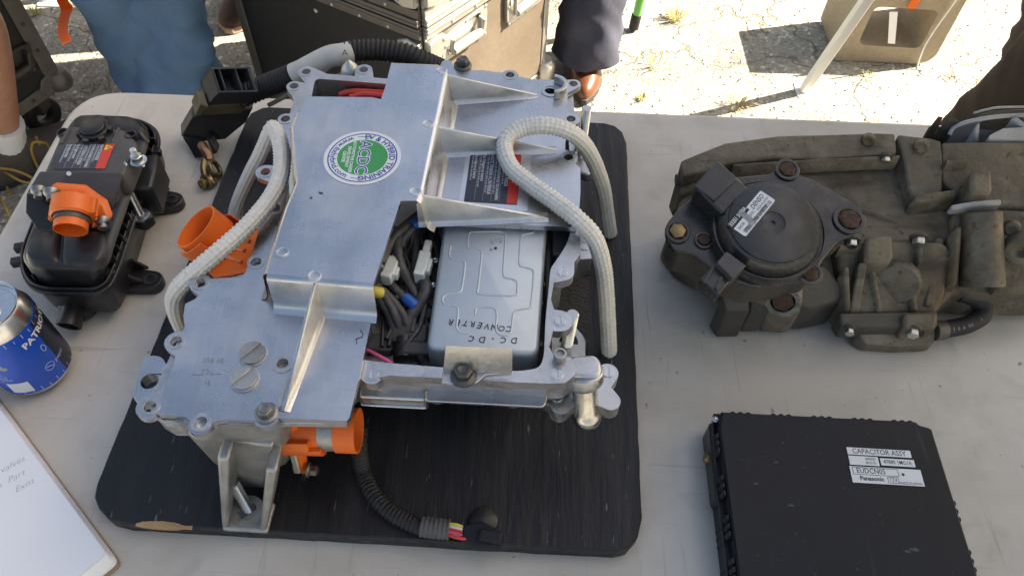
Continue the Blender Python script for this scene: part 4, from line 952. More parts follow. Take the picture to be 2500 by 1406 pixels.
for x, y, z, w, l_, tilt in ((1033, 645, .884, .0098, .034, -.10), (956, 655, .886, .0100, .030, -.20), (929, 640, .886, .008, .024, -.25)):
    c_ = at(x, y, z); R2 = Matrix.Rotation(tilt, 3, 'Z')
    o = MB().box(c_, (w, l_ * .62, .011), R2).build('white_plug', whiteplug, inv, bevel=.0012)
    MB().box(c_ + R2 @ Vector((0, l_ * .48, 0)), (w * .62, l_ * .42, .008), R2).box(c_ + R2 @ Vector((0, -l_ * .40, .001)), (w * .9, l_ * .16, .013), R2).box(c_ + R2 @ Vector((w * .6, -.002, -.001)), (w * .3, l_ * .4, .008), R2).build('plug_nose', whiteplug, o, bevel=.001)
# front bulge, foot bracket
m = MB(); zt_, zb_ = ZL - .0058, .795
tq = [at(418, 1034, zt_), at(700, 1040, zt_)]; tq = [tq[0], tq[1], Vector((tq[1].x + .004, .36, zt_)), Vector((tq[0].x, .36, zt_))]
bq = [at(512, 1138, zb_), at(705, 1140, zb_)]; bq = [bq[0], bq[1], Vector((bq[1].x, .36, zb_)), Vector((bq[0].x, .36, zb_))]
m.loft([rounded(bq, .012), [a.lerp(b_, .55) for a, b_ in zip(rounded(bq, .010), rounded(tq, .010))], rounded(tq, .008)]).build('front_body', castd, inv, angle=50)
m = MB(); m.prism(poly([(380, 1016), (435, 1019), (460, 1032), (472, 1046), (490, 1036, .0092), (514, 1046), (530, 1034), (660, 1036), (700, 1032), (846, 1034), (850, 1000), (500, 950), (400, 960)], ZL - .0056), .0060).build('front_flange', cast, inv, bevel=.0015)
foot = MB(); fz = BZ + .0006
base = [at(540, 1291, fz + .006), at(652, 1298, fz + .006), at(672, 1225, fz + .006), at(560, 1215, fz + .006)]
foot.prism(base, .006)
for (a, b_, c_, d_) in (((529, 1119, .862), (559, 1121, .862), (556, 1288, fz + .0062), (541, 1290, fz + .0062)), ((648, 1146, .850), (676, 1150, .850), (651, 1297, fz + .0062), (634, 1296, fz + .0062))):
    q = [at(*a), at(*b_), at(*c_), at(*d_)]; bk = [p + Vector((0, .030 + .012 * (i > 1), 0)) for i, p in enumerate(q)]; foot.loft([q, bk])
q = [at(552, 1125, .862) + Vector((0, .016, 0)), at(655, 1140, .862) + Vector((0, .016, 0)), at(640, 1220, fz + .006) + Vector((0, .010, 0)), at(556, 1215, fz + .006) + Vector((0, .010, 0))]
foot.loft([q, [p + Vector((0, .012, 0)) for p in q]])
fb = foot.build('foot_bracket', castd, inv, bevel=.0028, seg=3)
MB().ring(at(604, 1248, fz + .006), UP, .0135, .0075, .0008, 24).build('hole_boss', cast, fb)
def stud(p, d_, L_, r_, parent, mt=steel):
    p = Vector(p); n_ = int(L_ / .0011); prof = [(r_ * .8, 0)]
    for i in range(n_): prof += [(r_ * .9, i * L_ / n_), (r_, (i + .5) * L_ / n_)]
    prof += [(r_ * .86, L_)]; return MB().lathe(p, d_, prof, 16).build('threaded_stud', mt, parent, angle=20)
stud(at(612, 1252, fz + .001), (at(590, 1214, .775) - at(612, 1252, fz)).normalized(), .034, .0046, inv)
MB().cyl(at(608, 1250, fz + .0062), at(608, 1250, fz + .0066), .0075, n=20).build('hole_shade_disc', blackp, fb)  # flat black disc painted for the dark inside the bracket hole
# left mounting tab, right feet with studs
m = MB(); zq = .870
m.prism(rounded([at(x, y, zq) for x, y in ((352, 868), (395, 868), (420, 920), (372, 978), (330, 982), (324, 962))], .006), .012, [circle(at(365, 930, zq), .0066, 18)]).build('mounting_tab', skim, inv, bevel=.0015)
m = MB(); zq = .800
m.prism(rounded([at(x, y, zq) for x, y in ((1345, 760), (1400, 792), (1430, 825), (1430, 880), (1345, 880))], .004), .012).build('mounting_tab', cast, inv, bevel=.002)
MB().cyl(at(1388, 836, zq), at(1388, 836, zq + .0004), .0085, n=20).build('hole_shade_disc', blackp, inv)  # black disc on the solid tab, coloured as a hole's shade
stud(at(1384, 842, zq - .004), (at(1398, 768, .870) - at(1384, 842, zq)).normalized(), .072, .0052, inv)
m = MB(); zq = .815
m.prism(rounded([at(x, y, zq) for x, y in ((1400, 530), (1432, 545), (1447, 560), (1447, 630), (1400, 634))], .003), .03).build('mounting_tab', skim, inv, bevel=.002)
MB().lathe(at(1430, 590, zq), UP, [(.012, 0), (.011, .0012), (.004, .0014), (.0035, .0022)], 20).build('hole_boss', skim, inv)
m = MB(); zq = .80
m.prism(rounded([at(x, y, zq) for x, y in ((1400, 368), (1425, 372), (1452, 418), (1438, 428), (1400, 415))], .004), .012).build('mounting_tab', cast, inv, bevel=.002)
stud(at(1417, 384, zq - .002), UP, .068, .0050, inv)
# coolant outlet
m = MB(); zq = .888
m.prism(rounded([at(x, y, zq) for x, y in ((1388, 868), (1450, 864), (1466, 876), (1471, 902), (1462, 922), (1400, 918), (1390, 900))], .006), .045).build('outlet_block', cast, inv, bevel=.0035, seg=3)
zq = .855
o = MB().prism(poly([(1352, 940), (1343, 966, .007), (1368, 988, .008), (1408, 985), (1450, 985), (1490, 978, .008), (1492, 945), (1484, 910, .0085), (1460, 900), (1400, 925)], zq), .014).build('outlet_flange', cast, inv, bevel=.0025, seg=3)
for x, y in ((1360, 968), (1484, 908)): MB().screw(at(x, y, zq), .005, .0014, 1.5).build('slotted_screw', steel, inv, bevel=.0002, seg=1)
nz0 = at(1427, 930, .872); nzd = (at(1434, 1030, .835) - nz0); nL = nzd.length; nzd.normalize()
MB().lathe(nz0 - nzd * .006, nzd, [(.0150, -.004), (.0150, .004), (.0138, .007), (.0118, .009)], 28).build('outlet_boss', cast, inv, bevel=.001)
MB().lathe(nz0, nzd, [(.0098, .002), (.0098, nL - .012), (.0102, nL - .010), (.0110, nL - .0075), (.0112, nL - .005), (.0104, nL - .001), (.0098, nL), (.0086, nL), (.0083, nL - .003), (.0082, nL - .025), (.001, nL - .025)], 32).build('coolant_nozzle', nickel, inv)
# orange connector on the left flank
def connector(c, a, r, L_, parent, base_p, face):
    """round orange shroud: c centre of its mouth, a the direction it opens"""
    X, Y, _ = frame(a)
    o = MB().loft([circle(c - a * L_, r * .97, 32, a), circle(c - a * L_, r, 32, a), circle(c, r * 1.02, 32, a), circle(c, r * .93, 32, a), circle(c - a * L_ * .95, r * .90, 32, a), circle(c - a * L_ * .96, r * .01, 32, a)]).build('orange_connector', orangep, parent, angle=30)
    MB().cyl(c - a * (L_ + .012), c - a * (L_ - .001), r * .93, n=28).build('metal_sleeve', castd, o)
    return o
ca = axis_at(473, 551, -.81, .587 * -1, .33); cc = at(478, 553, .872); r_ = .0222
oc = connector(cc, ca, r_, .021, inv, None, None)
X, Y, _ = frame(ca); 
m = MB()
arcp = lambda c, r, a0, a1, n: [c + (X * math.cos(a0 + (a1 - a0) * i / n) + Y * math.sin(a0 + (a1 - a0) * i / n)) * r for i in range(n + 1)]
vd = (at(480, 640, .86) - at(478, 553, .872)); vd = (vd - ca * vd.dot(ca)).normalized(); aa = math.atan2(vd.dot(Y), vd.dot(X))
for a0, a1, l0, l1, rr in ((aa - .60, aa + .62, .003, .056, 1.20), (aa + .75, aa + 1.25, .022, .056, 1.24), (aa + 2.3, aa + 3.4, .018, .052, 1.22), (aa - 1.5, aa - 1.0, .020, .056, 1.22)):
    p0 = arcp(cc - ca * l0, r_ * rr, a0, a1, 10); p1 = arcp(cc - ca * l1, r_ * rr, a0, a1, 10); p2 = arcp(cc - ca * l1, r_ * (rr - .07), a0, a1, 10); p3 = arcp(cc - ca * l0, r_ * (rr - .07), a0, a1, 10)
    m.loft([p0, p1, p2, p3, p0], cap=False, closed=False); m.add([p0[0], p1[0], p2[0], p3[0]], [(0, 1, 2, 3)]); m.add([p0[-1], p1[-1], p2[-1], p3[-1]], [(3, 2, 1, 0)])
m.lathe(cc - ca * .034, -ca, [(r_ * 1.16, 0), (r_ * 1.2, .002), (r_ * 1.2, .040), (r_ * 1.0, .044)], 28)
for k in range(5):
    an = aa + 1.5 + k * .25; v_ = (X * math.cos(an) + Y * math.sin(an)) * r_ * 1.2; m.cyl(cc + v_ - ca * .036, cc + v_ - ca * .072, .0016, n=8)
m.build('shroud', orangep, oc, bevel=.0006, angle=40)
m = MB(); fl_ = [at(x, y, z) for x, y, z in ((612, 515, .872), (638, 535, .885), (603, 665, .885), (520, 678, .845), (500, 655, .835), (560, 560, .85))]
m.loft([fl_, [p + Vector((.010, .002, -.004)) for p in fl_]])
for s, e in (((588, 585, .886), (610, 590, .890)), ((575, 607, .884), (598, 612, .888)), ((543, 622, .878), (590, 640, .885))):
    m.tube([at(*s), at(*e)], .0022, 8)
m.build('flange_plate', orangep, oc, bevel=.0015)
# orange connector at the front right
ca = axis_at(880, 1051, 1, .02, .22); cc = at(876, 1051, .838); r_ = .0172
oc = connector(cc, ca, r_, .0165, inv, None, None)
X, Y, _ = frame(ca)
m = MB(); n0 = math.pi
fr = []
vd = Vector((0, -.7, -.7)); vd = (vd - ca * vd.dot(ca)).normalized(); aa = math.atan2(vd.dot(Y), vd.dot(X))
for a0, a1, l0, l1, rr in ((aa - .9, aa + .55, .026, .060, 1.15), (aa + .6, aa + 1.0, .016, .060, 1.35), (aa - 1.4, aa - 1.0, .034, .060, 1.28)):
    p0 = arcp(cc - ca * l0, r_ * rr, a0, a1, 10); p1 = arcp(cc - ca * l1, r_ * rr, a0, a1, 10); p2 = arcp(cc - ca * l1, r_ * .9, a0, a1, 10); p3 = arcp(cc - ca * l0, r_ * .9, a0, a1, 10)
    m.loft([p0, p1, p2, p3, p0], cap=False, closed=False); m.add([p0[0], p1[0], p2[0], p3[0]], [(0, 1, 2, 3)]); m.add([p0[-1], p1[-1], p2[-1], p3[-1]], [(3, 2, 1, 0)])
m.lathe(cc - ca * .028, -ca, [(r_ * .92, 0), (r_ * .94, .034)], 24)
m.build('shroud', orangep, oc, bevel=.0006, angle=40)
m = MB(); q = [at(x, y, z) for x, y, z in ((704, 1035, .862), (722, 1035, .862), (745, 1090, .812), (752, 1140, .790), (746, 1158, .784), (735, 1158, .784))]
m.loft([q, [p + Vector((-.004, .022, .010)) for p in q]]); m.build('flange_plate', orangep, oc, bevel=.0012)
m = MB(); q = [at(x, y, z) for x, y, z in ((690, 1045, .862), (704, 1040, .862), (737, 1158, .783), (715, 1158, .783), (712, 1120, .800))]
m.loft([q, [p + Vector((-.002, .024, .010)) for p in q]]); m.build('gasket', gasket, oc, bevel=.002)
MB().bolt(at(722, 1066, .838), axis_at(722, 1066, 1, .1, .5), .004, .007).build('hex_bolt', darksteel, oc)
MB().bolt(at(752, 1146, .792), axis_at(752, 1146, 1, .1, .3), .0045, .008).build('hex_bolt', darksteel, oc)

# ------------------------------------------------------------------ rope handles
def braid(r0, n=6, pitch=.0240):
    def f(L, th):
        a = th * n / 2 / math.pi * 2; s_ = L / pitch * n * 1.0
        A = abs(math.sin((a + s_) * math.pi / 2)); B = abs(math.sin((a - s_) * math.pi / 2))
        return r0 * (.82 + .36 * max(A * (1 - .8 * B), B * (1 - .8 * A)) + .04 * A * B)
    return f
def rope(pts, r0, label_):
    p = resample(smooth_path([at(*q) for q in pts], 14), .0011)
    m = MB().tube(p, braid(r0), 40); return tag(m.build('rope_handle', ropem, angle=180), label_, 'rope handle', 'rope carrying handles')
rope([(568, 560, .757), (578, 505, .79), (605, 440, .845), (638, 375, .888), (656, 333, .908), (667, 313, .915), (681, 338, .918), (689, 388, .918), (682, 440, .918), (655, 492, .916), (600, 556, .915), (525, 622, .912), (458, 680, .898), (430, 714, .882), (426, 745, .862), (436, 778, .83), (452, 812, .79), (468, 842, .757)], .0066,
     'white braided rope loop on the left side, passing over the orange connector')
rope([(1490, 572, .757), (1482, 520, .79), (1470, 450, .835), (1440, 375, .885), (1400, 328, .918), (1340, 307, .928), (1280, 312, .926), (1240, 335, .922), (1232, 368, .918), (1250, 412, .916), (1295, 450, .914), (1352, 490, .914), (1410, 535, .912), (1450, 580, .898), (1470, 640, .874), (1478, 700, .845), (1483, 780, .805), (1487, 860, .757)], .0070,
     'white braided rope loop on the right side, lying over the warning label')

# ------------------------------------------------------------------ front wiring harness
hz = BZ + .0075
hn = thing('wiring_harness', at(960, 1240, BZ), 'corrugated cable with coloured wires and a black plug on the board', 'wiring harness')
cp = resample(smooth_path([at(x, y, z) for x, y, z in ((880, 1040, .80), (878, 1100, .785), (888, 1155, hz), (915, 1212, hz), (962, 1256, hz), (1020, 1283, hz), (1045, 1288, hz))], 12), .0008)
MB().tube(cp, lambda L, th: .0064 + .0007 * math.sin(L * 2 * math.pi / .0036), 18).build('conduit', rubber, hn, angle=180)
cp = resample(smooth_path([at(x, y, hz + .001) for x, y in ((1028, 1284), (1062, 1289), (1098, 1292))], 10), .0008)
MB().tube(cp, lambda L, th: .0082 + .0004 * math.sin(L * 2 * math.pi / .0036), 18).build('conduit_sleeve', greyrub, hn, angle=180)
for i, (c_, mt) in enumerate(((0, yelwire), (1, whitewire), (2, redwire), (3, pinkwire), (4, redwire), (5, bluewire), (6, loom), (7, yelwire), (8, whitewire))):
    o0 = (i % 5 - 2) * 7; z0 = hz + (.004 if i < 5 else -.002)
    MB().tube(smooth_path([at(1092, 1291 + o0 * .9, z0), at(1115, 1296 + o0 + rnd.uniform(-3, 3), z0 + rnd.uniform(0, .002)), at(1140, 1303 + o0 * .9, z0 - .001)], 6), .0013, 8).build('wire', mt, hn)
m = MB(); m.slab([(1130, 1278, .772), (1175, 1270, .774), (1232, 1296, .772), (1222, 1338, .768), (1165, 1335, .768), (1124, 1318, .770)], BZ)
m.slab([(1172, 1284, .778), (1228, 1298, .776), (1222, 1326, .774), (1166, 1314, .776)], BZ + .003); m.build('plug', blackm, hn, bevel=.002)
m = MB(); m.lathe(at(1180, 1275, BZ), UP, [(.013, 0), (.012, .006), (.006, .011), (.001, .012)], 18).build('clip', blackp, hn)

# ------------------------------------------------------------------ rear harness with fuse block
rh_ = thing('wiring_harness', at(520, 330, TZ), 'black corrugated cable with grey tape tag and terminal block at the back', 'wiring harness')
cp = resample(smooth_path([at(*q) for q in ((1075, 170, .845), (1030, 150, .860), (990, 133, .868), (930, 124, .872), (870, 126, .872), (840, 130, .872))], 12), .0009)
MB().tube(cp, lambda L, th: .0112 + .0010 * math.sin(L * 2 * math.pi / .0048), 20).build('conduit', rubber, rh_, angle=180)
cp = resample(smooth_path([at(*q) for q in ((725, 180, .842), (690, 195, .832), (650, 210, .822), (612, 226, .815), (580, 240, .81))], 12), .0009)
MB().tube(cp, lambda L, th: .0122 + .0010 * math.sin(L * 2 * math.pi / .0048), 20).build('conduit', rubber, rh_, angle=180)
cp = resample(smooth_path([at(*q) for q in ((856, 129, .872), (835, 134, .872), (805, 139, .868), (770, 156, .860), (735, 174, .850), (710, 186, .844))], 10), .004)
def tagr(L, th): return (.0118 + .007 * min(1, max(0, (L - .03) / .03)) * max(0, math.cos(th - 4.2)) ** 2) * (1 + .03 * noise.noise(Vector((L * 60, math.cos(th), math.sin(th)))))
MB().tube(cp, tagr, 20).build('tape_tag', paperlabel, rh_)
MB().text('A', .009, (lambda a, b_: at(842, 130, .886) + Vector((1, .1, 0)) * a + Vector((-.1, .8, .6)) * b_)).build('tape_letter', ink, rh_)
MB().tube(smooth_path([at(*q) for q in ((655, 258, .80), (720, 225, .80), (800, 195, .80), (880, 165, .80))], 8), .0025, 8).build('wire', loom, rh_)
S = Vector((-.012, .016, .0))
def blk(name, q, mt, sh=None, bev=.001, parent=None):
    return MB().hexa([at(*p) for p in q], sh or S).build(name, mt, parent or rh_, bevel=bev)
# top tray with open cells
q = [(534, 226, .832), (631, 224, .832), (609, 255, .812), (508, 257, .812)]
blk('block_front', q, blackp, Vector((-.001, .003, 0)))
fa = [at(534, 226, .832), at(631, 224, .832), at(609, 255, .812), at(508, 257, .812)]; S1 = Vector((-.016, .034, .004))
blkp = MB().hexa([fa[0], fa[0] + (fa[1] - fa[0]).normalized() * .003, fa[3] + (fa[1] - fa[0]).normalized() * .003, fa[3]], S1).hexa([fa[1] - (fa[1] - fa[0]).normalized() * .003, fa[1], fa[2], fa[2] - (fa[1] - fa[0]).normalized() * .003], S1)
for t_ in (.19, .60): a = fa[0].lerp(fa[1], t_); b_ = fa[3].lerp(fa[2], t_); w = (fa[1] - fa[0]).normalized() * .0018; blkp.hexa([a, a + w, b_ + w, b_], S1)
blkp.hexa([p + S1 for p in fa], Vector((-.001, .003, 0)))
lowq = [fa[0].lerp(fa[3], .7), fa[1].lerp(fa[2], .7), fa[2], fa[3]]; blkp.hexa([lowq[0] + S1 * .02, lowq[1] + S1 * .02, lowq[2] + S1 * .02, lowq[3] + S1 * .02], S1 * .96)
blkp.build('terminal_tray', blackp, rh_, bevel=.0006, seg=1)
blk('fuse_holder', [(506, 259, .811), (607, 254, .811), (588, 278, .792), (484, 284, .792)], fuseyel, Vector((-.012, .028, .002)), .0012)
MB().hexa([at(496, 262, .814) + Vector((-.004, .004, .001)), at(510, 262, .814), at(490, 284, .796), at(476, 283, .796)], Vector((-.010, .022, .002))).build('fuse_end', fuseyel, rh_, bevel=.0012)
blk('lower_block', [(468, 286, .790), (618, 264, .792), (600, 300, .775), (549, 341, .757), (505, 345, .755), (441, 333, .757)][:4], blackp, Vector((-.006, .02, 0)))
m = MB(); q = [at(*p) for p in ((470, 287, .790), (617, 266, .792), (602, 298, .776), (551, 341, .756), (502, 346, .754), (442, 334, .756))]
m.loft([q, [p + Vector((-.008, .022, -.002)) for p in q]]).build('lower_block', blackp, rh_, bevel=.0015)
m = MB(); q = [at(*p) for p in ((446, 338, .758), (500, 344, .757), (498, 385, .745), (476, 388, .743), (462, 362, .750))]; m.loft([q, [p + Vector((-.004, .016, .002)) for p in q]])
q = [at(*p) for p in ((504, 340, .764), (514, 344, .764), (531, 374, .752), (520, 378, .752))]; m.loft([q, [p + Vector((0, .012, 0)) for p in q]]); m.build('latch', blackp, rh_, bevel=.001)
m = MB(); m.tube(smooth_path([at(*q) for q in ((492, 352, .766), (500, 366, .764), (508, 378, .760), (512, 392, .756))], 5), .0055, 6); m.build('brass_strap', M('worn_copper', (.36, .20, .11), .4, .9, var=(80, .5, (.2, .12, .07))), rh_, bevel=.0008)
m = MB(); c_ = at(520, 415, .752); m.ring(c_, axis_at(520, 415, .8, -.35, .45), .0115, .0075, .005, 24); m.build('battery_clamp', brass, rh_, bevel=.001)
m = MB(); m.tube(smooth_path([at(*q) for q in ((500, 392, .756), (498, 415, .752), (505, 435, .748), (516, 446, .746))], 5), .0045, 8).tube(smooth_path([at(*q) for q in ((512, 392, .756), (510, 415, .754), (516, 440, .748), (524, 452, .746))], 5), .0035, 8); m.build('battery_clamp', brass, rh_)
MB().bolt(at(505, 444, .748), axis_at(498, 444, -.8, .45, .55), .0062, .009).build('hex_bolt', brass, rh_)
# ------------------------------------------------------------------ soda can
cb = at(100, 905, TZ); CR, CH = .0325, .106
can = thing('soda_can', cb, 'blue and silver aluminium soda can standing beside the black heater unit', 'can')
prof = [(.001, .004), (.020, .003), (.0225, .0002), (.0245, .0008), (CR - .001, .009), (CR, .013)]
MB().lathe(cb, UP, prof, 56).build('can_base', canalu, can, angle=30)
MB().lathe(cb, UP, [(CR, .013), (CR, CH - .022), (CR - .0008, CH - .0185)], 64, cap=False).build('can_wall', canblue, can, angle=60)
MB().lathe(cb, UP, [(CR - .0008, CH - .0185), (.0282, CH - .0055), (.0264, CH - .0030), (.0269, CH - .0014), (.0275, CH - .0006), (.0273, CH), (.0267, CH), (.0260, CH - .001), (.0252, CH - .0055), (.0241, CH - .0062), (.0230, CH - .0052), (.001, CH - .0050)], 56).build('can_top', canalu, can, angle=28)
tp = cb + UP * (CH - .0042); m = MB(); td = Vector((.94, -.3, 0)).normalized(); tn = Vector((-td.y, td.x, 0))
outl = [tp + td * (math.cos(a) * .0125 + .002) + tn * (math.sin(a) * .0078) for a in [2 * math.pi * i / 24 for i in range(24)]]
hol = [tp + td * (math.cos(a) * .0055 + .0065) + tn * (math.sin(a) * .005) for a in [2 * math.pi * i / 16 for i in range(16)]]
m.prism(outl, .0014, [hol]).build('pull_tab', canalu, can, bevel=.0003, seg=2)
m = MB(); m.tube([tp - UP * .0006 - td * .009 + (td * math.cos(a) * .0115 + tn * math.sin(a) * .0095) for a in [2 * math.pi * i / 24 for i in range(25)]], .0005, 6, cap=False); m.build('mouth_score', canalu, can)
cang = lambda px, py: math.atan2(at(px, py, TZ).y - cb.y, at(px, py, TZ).x - cb.x)
def canf(th0, z0, up=True, r=CR + .0002, rot=0):
    c_, s_ = math.cos(rot), math.sin(rot)
    def f(a, b_):
        a, b_ = a * c_ - b_ * s_, a * s_ + b_ * c_
        th = th0 + a / CR; return cb + Vector((math.cos(th) * r, math.sin(th) * r, z0 + b_))
    return f
def canpatch(m, th0, th1, z0, z1, n=10, r=CR + .00015):
    vs = []
    for i in range(n + 1):
        th = th0 + (th1 - th0) * i / n; vs += [cb + Vector((math.cos(th) * r, math.sin(th) * r, z)) for z in (z0, z1)]
    m.add(vs, [(2 * i, 2 * i + 2, 2 * i + 3, 2 * i + 1) for i in range(n)])
fr = -1.05                                               # bearing of the near face of the can
m = MB(); canpatch(m, fr + .92, fr + 3.0, .0135, CH - .0195, 20); m.build('navy_panel', cannavy, can)
m = MB(); canpatch(m, fr - .62, fr - .06, .0165, .032, 8); m.build('white_panel', whitep, can)
m = MB(); m.text('PATRIO', .0125, canf(fr + .62, .063, rot=math.pi / 2 - .12), .03, 'LEFT') if False else m.text('PATRIOTS', .0098, canf(fr + .42, .072, rot=.12), .03, 'LEFT')
for i in range(9):
    th = fr - .35 + i * .23
    for z0, z1 in ((CH - .0245, CH - .0195), (.0135, .018)):
        l_ = .004 if i % 2 else .0055; canpatch(m, th, th + .012, z0 if z0 > .05 else .0135, z0 + l_ if z0 > .05 else .0135 + l_, 1, CR + .0002)
m.build('printed_letters', whitep, can)
m = MB()
ringf = canf(fr + .62, .034); m.tube([ringf(math.cos(a) * .0045, math.sin(a) * .0045) for a in [2 * math.pi * i / 20 for i in range(21)]], .0003, 5); m.tube([ringf(-.003, .001), ringf(0, .0004), ringf(.003, -.002)], .0004, 5); m.text('pepsi', .006, canf(fr + .82, .034), .01, 'LEFT')
ringf = canf(fr + .80, .056); m.tube([ringf(math.cos(a) * .002, math.sin(a) * .004) for a in [2 * math.pi * i / 16 for i in range(17)]], .0004, 5)
for k in range(12):                                      # rows of tiny print left of the panel
    z = .066 - k * .0026; x = -1.30 + .02 * k
    while x < -.72 + .03 * k:
        l_ = rnd.uniform(.03, .11); canpatch(m, fr + x, fr + x + l_, z, z + .0010, 2, CR + .0002); x += l_ + .025
for x0, x1, z0, z1 in ((-1.3, -.80, .069, .0694), (-.80, -.79, .038, .069), (-1.3, -.62, .0335, .0339)): canpatch(m, fr + x0, fr + x1, z0, z1, 6, CR + .0002)
m.build('small_print', M('pale_blue_print', (.35, .45, .65), .4), can)
for i, (dx, z, mt) in enumerate(((-.52, .0655, canred), (-.40, .0605, greyrub), (-.32, .0565, greyrub))):
    f = canf(fr + dx, z); m = MB(); n_ = 18; c_ = f(0, 0); m.add([c_ + (c_ - cb - UP * z).normalized() * .0001] + [f(math.cos(2 * math.pi * k / n_) * .0034, math.sin(2 * math.pi * k / n_) * .0028) for k in range(n_)], [(0, k + 1, (k + 1) % n_ + 1) for k in range(n_)]); m.build('dot', printg if i else canred, can)
m = MB(); m.text('xxxx', .003, lambda a, b_: cb + Vector((math.cos(fr + .5 + a / .0275), math.sin(fr + .5 + a / .0275), 0)) * .0281 + UP * (CH - .0095 + b_)) if False else None

# ------------------------------------------------------------------ notepad
npd = thing('notepad', at(100, 1290, TZ), 'thick white notepad on a brown card backing with faint pencil writing', 'notepad')
nz = TZ + .016
e0, e1, e2 = at(-60, 915, nz), at(272, 1366, nz), at(262, 1398, nz); d_ = (e1 - e0).normalized(); n_ = Vector((-d_.y, d_.x, 0)); n_ = n_ if n_.x < 0 else -n_
def sheetpoly(z, off, ext): return rounded([e0 + n_ * off - d_ * .3, e1 + n_ * off + d_ * ext, e1 + n_ * (off + .2) + d_ * ext, e0 + n_ * (off + .2) - d_ * .3], .006, 4)
setz = lambda p, z: [Vector((q.x, q.y, z)) for q in p]
m = MB(); m.loft([setz(sheetpoly(0, -.0028, .0015), TZ + .0005), setz(sheetpoly(0, -.0028, .0015), TZ + .0020)]).build('card_backing', cardm, npd)
m = MB(); rows = []
for i in range(12): t_ = i / 11; rows.append(setz(sheetpoly(0, -.002 + .0020 * t_ + rnd.uniform(-.0002, .0002), -.001 - .006 * t_ ** 1.5 + rnd.uniform(-.0003, .0003)), TZ + .0024 + .0116 * t_))
m.loft(rows).build('page_stack', paperm, npd, angle=20)
m = MB(); m.loft([setz(sheetpoly(0, .0005, -.008), TZ + .0143), setz(sheetpoly(0, .0005, -.008), TZ + .0147)]).build('page', paperm, npd)
m = MB(); zz = TZ + .0148
wd = (at(118, 1112, zz) - at(0, 1178, zz)).normalized(); wu = Vector((-wd.y, wd.x, 0))
def scrawl(s_, px, py, sz):
    o = at(px, py, zz)
    m.text(s_, sz, lambda a, b_: o + wd * (a + b_ * .35) + wu * (b_ + math.sin(a * 900) * .0002) + UP * .0001, -.012, 'RIGHT')
scrawl('ecycle  valves', 62, 1116, .0085); scrawl('ground  in  Part', 62, 1150, .0085); scrawl('Exist', 84, 1170, .0080)
m.build('pencil_writing', greyink, npd)

# ------------------------------------------------------------------ black heater unit
htr = thing('heater_unit', at(200, 560, TZ), 'black plastic heater unit with an orange socket at the left table end', 'heater unit')
def ring_px(px, z, r=.008): 
    p = [at(x, y, z) for x, y in px]
    if area2(p) < 0: p.reverse()
    q = Ring(rounded(p, r, 4)); q.raw = p; q.r = r; return q
zs = .795                                                # seam between tub and lid
seam = [(44, 622), (48, 668), (70, 705), (120, 718), (235, 718), (270, 700), (292, 655), (392, 345), (386, 315), (352, 292), (190, 282), (160, 320)]
sr = ring_px(seam, zs, .012)
m = MB(); m.loft([setz(inset(sr, .012), TZ + .010), setz(inset(sr, .007), TZ + .016), setz(inset(sr, .004), zs - .004)]); m.build('lower_tub', blackp, htr, bevel=.002)
m = MB(); m.prism(sr, .0045).build('seam_flange', blackp, htr, bevel=.0012)
m = MB(); m.loft([setz(inset(sr, .003), zs), setz(inset(sr, .003), zs + .004), setz(inset(sr, .0055), zs + .004), setz(inset(sr, .0055), zs)]).build('seam_lip', blackp, htr, bevel=.0008)
lidp = [(62, 585), (52, 620), (66, 640), (100, 650), (230, 650), (255, 635), (268, 590), (356, 335), (350, 300), (320, 280), (200, 277), (176, 296)]
zl = .822; lr = ring_px(lidp, zl, .012)
m = MB(); m.loft([setz(inset(sr, .009), zs - .001), setz(inset(sr, .0095), zs + .006), setz(inset(lr, -.002), zl - .006), setz(inset(lr, .0005), zl - .002), setz(inset(lr, .004), zl)]).build('lid', blackp, htr, angle=50)
# raised back hump split by a groove
for q in ([(172, 300), (188, 278), (250, 276), (262, 284), (258, 320), (165, 325)], [(270, 286), (280, 279), (322, 281), (346, 300), (350, 330), (262, 322)]):
    r_ = ring_px(q, zl + .006, .006); m = MB(); m.loft([setz(inset(r_, -.003), zl - .004), r_ and setz(inset(r_, .001), zl + .004), setz(inset(r_, .003), zl + .006)]).build('lid_hump', blackp, htr, angle=50)
# front lid halves split by a slot
for q in ([(66, 590), (58, 618), (70, 634), (138, 638), (146, 560), (90, 560)], [(152, 560), (146, 638), (228, 640), (248, 625), (258, 590), (250, 560)]):
    r_ = ring_px(q, zl + .004, .007); m = MB(); m.loft([setz(inset(r_, -.002), zl - .003), setz(inset(r_, .001), zl + .0025), setz(inset(r_, .003), zl + .004)]).build('lid_hump', blackp, htr, angle=50)
# terminal housing: raised block, sloping front hood
zt_ = .842
r_ = ring_px([(104, 432), (152, 322), (170, 308), (212, 310), (300, 316), (318, 330), (330, 350), (296, 432)], zt_, .004)
m = MB(); m.loft([setz(inset(r_, -.003), zl - .002), setz(inset(r_, -.0015), zt_ - .004), setz(inset(r_, .0), zt_ - .0012), setz(inset(r_, .0015), zt_)]).build('terminal_housing', greyp, htr, angle=50)
for x0, y0, x1, y1 in ((205, 312, 188, 352), (290, 314, 272, 352), (240, 292, 238, 306), (168, 316, 150, 352)):
    MB().tube([at(x0, y0, zt_), at(x1, y1, zt_)], .0016, 8).build('ridge', greyp, htr)
zh_ = .848
hood = [at(x, y, z) for x, y, z in ((96, 417, zh_), (300, 420, zh_), (274, 512, zh_ - .026), (248, 498, zh_ - .020), (196, 470, zh_ - .010), (64, 470, zh_ - .010))]
m = MB(); m.loft([[p - UP * .0045 for p in hood], hood]).build('hood', greyp, htr, bevel=.002)
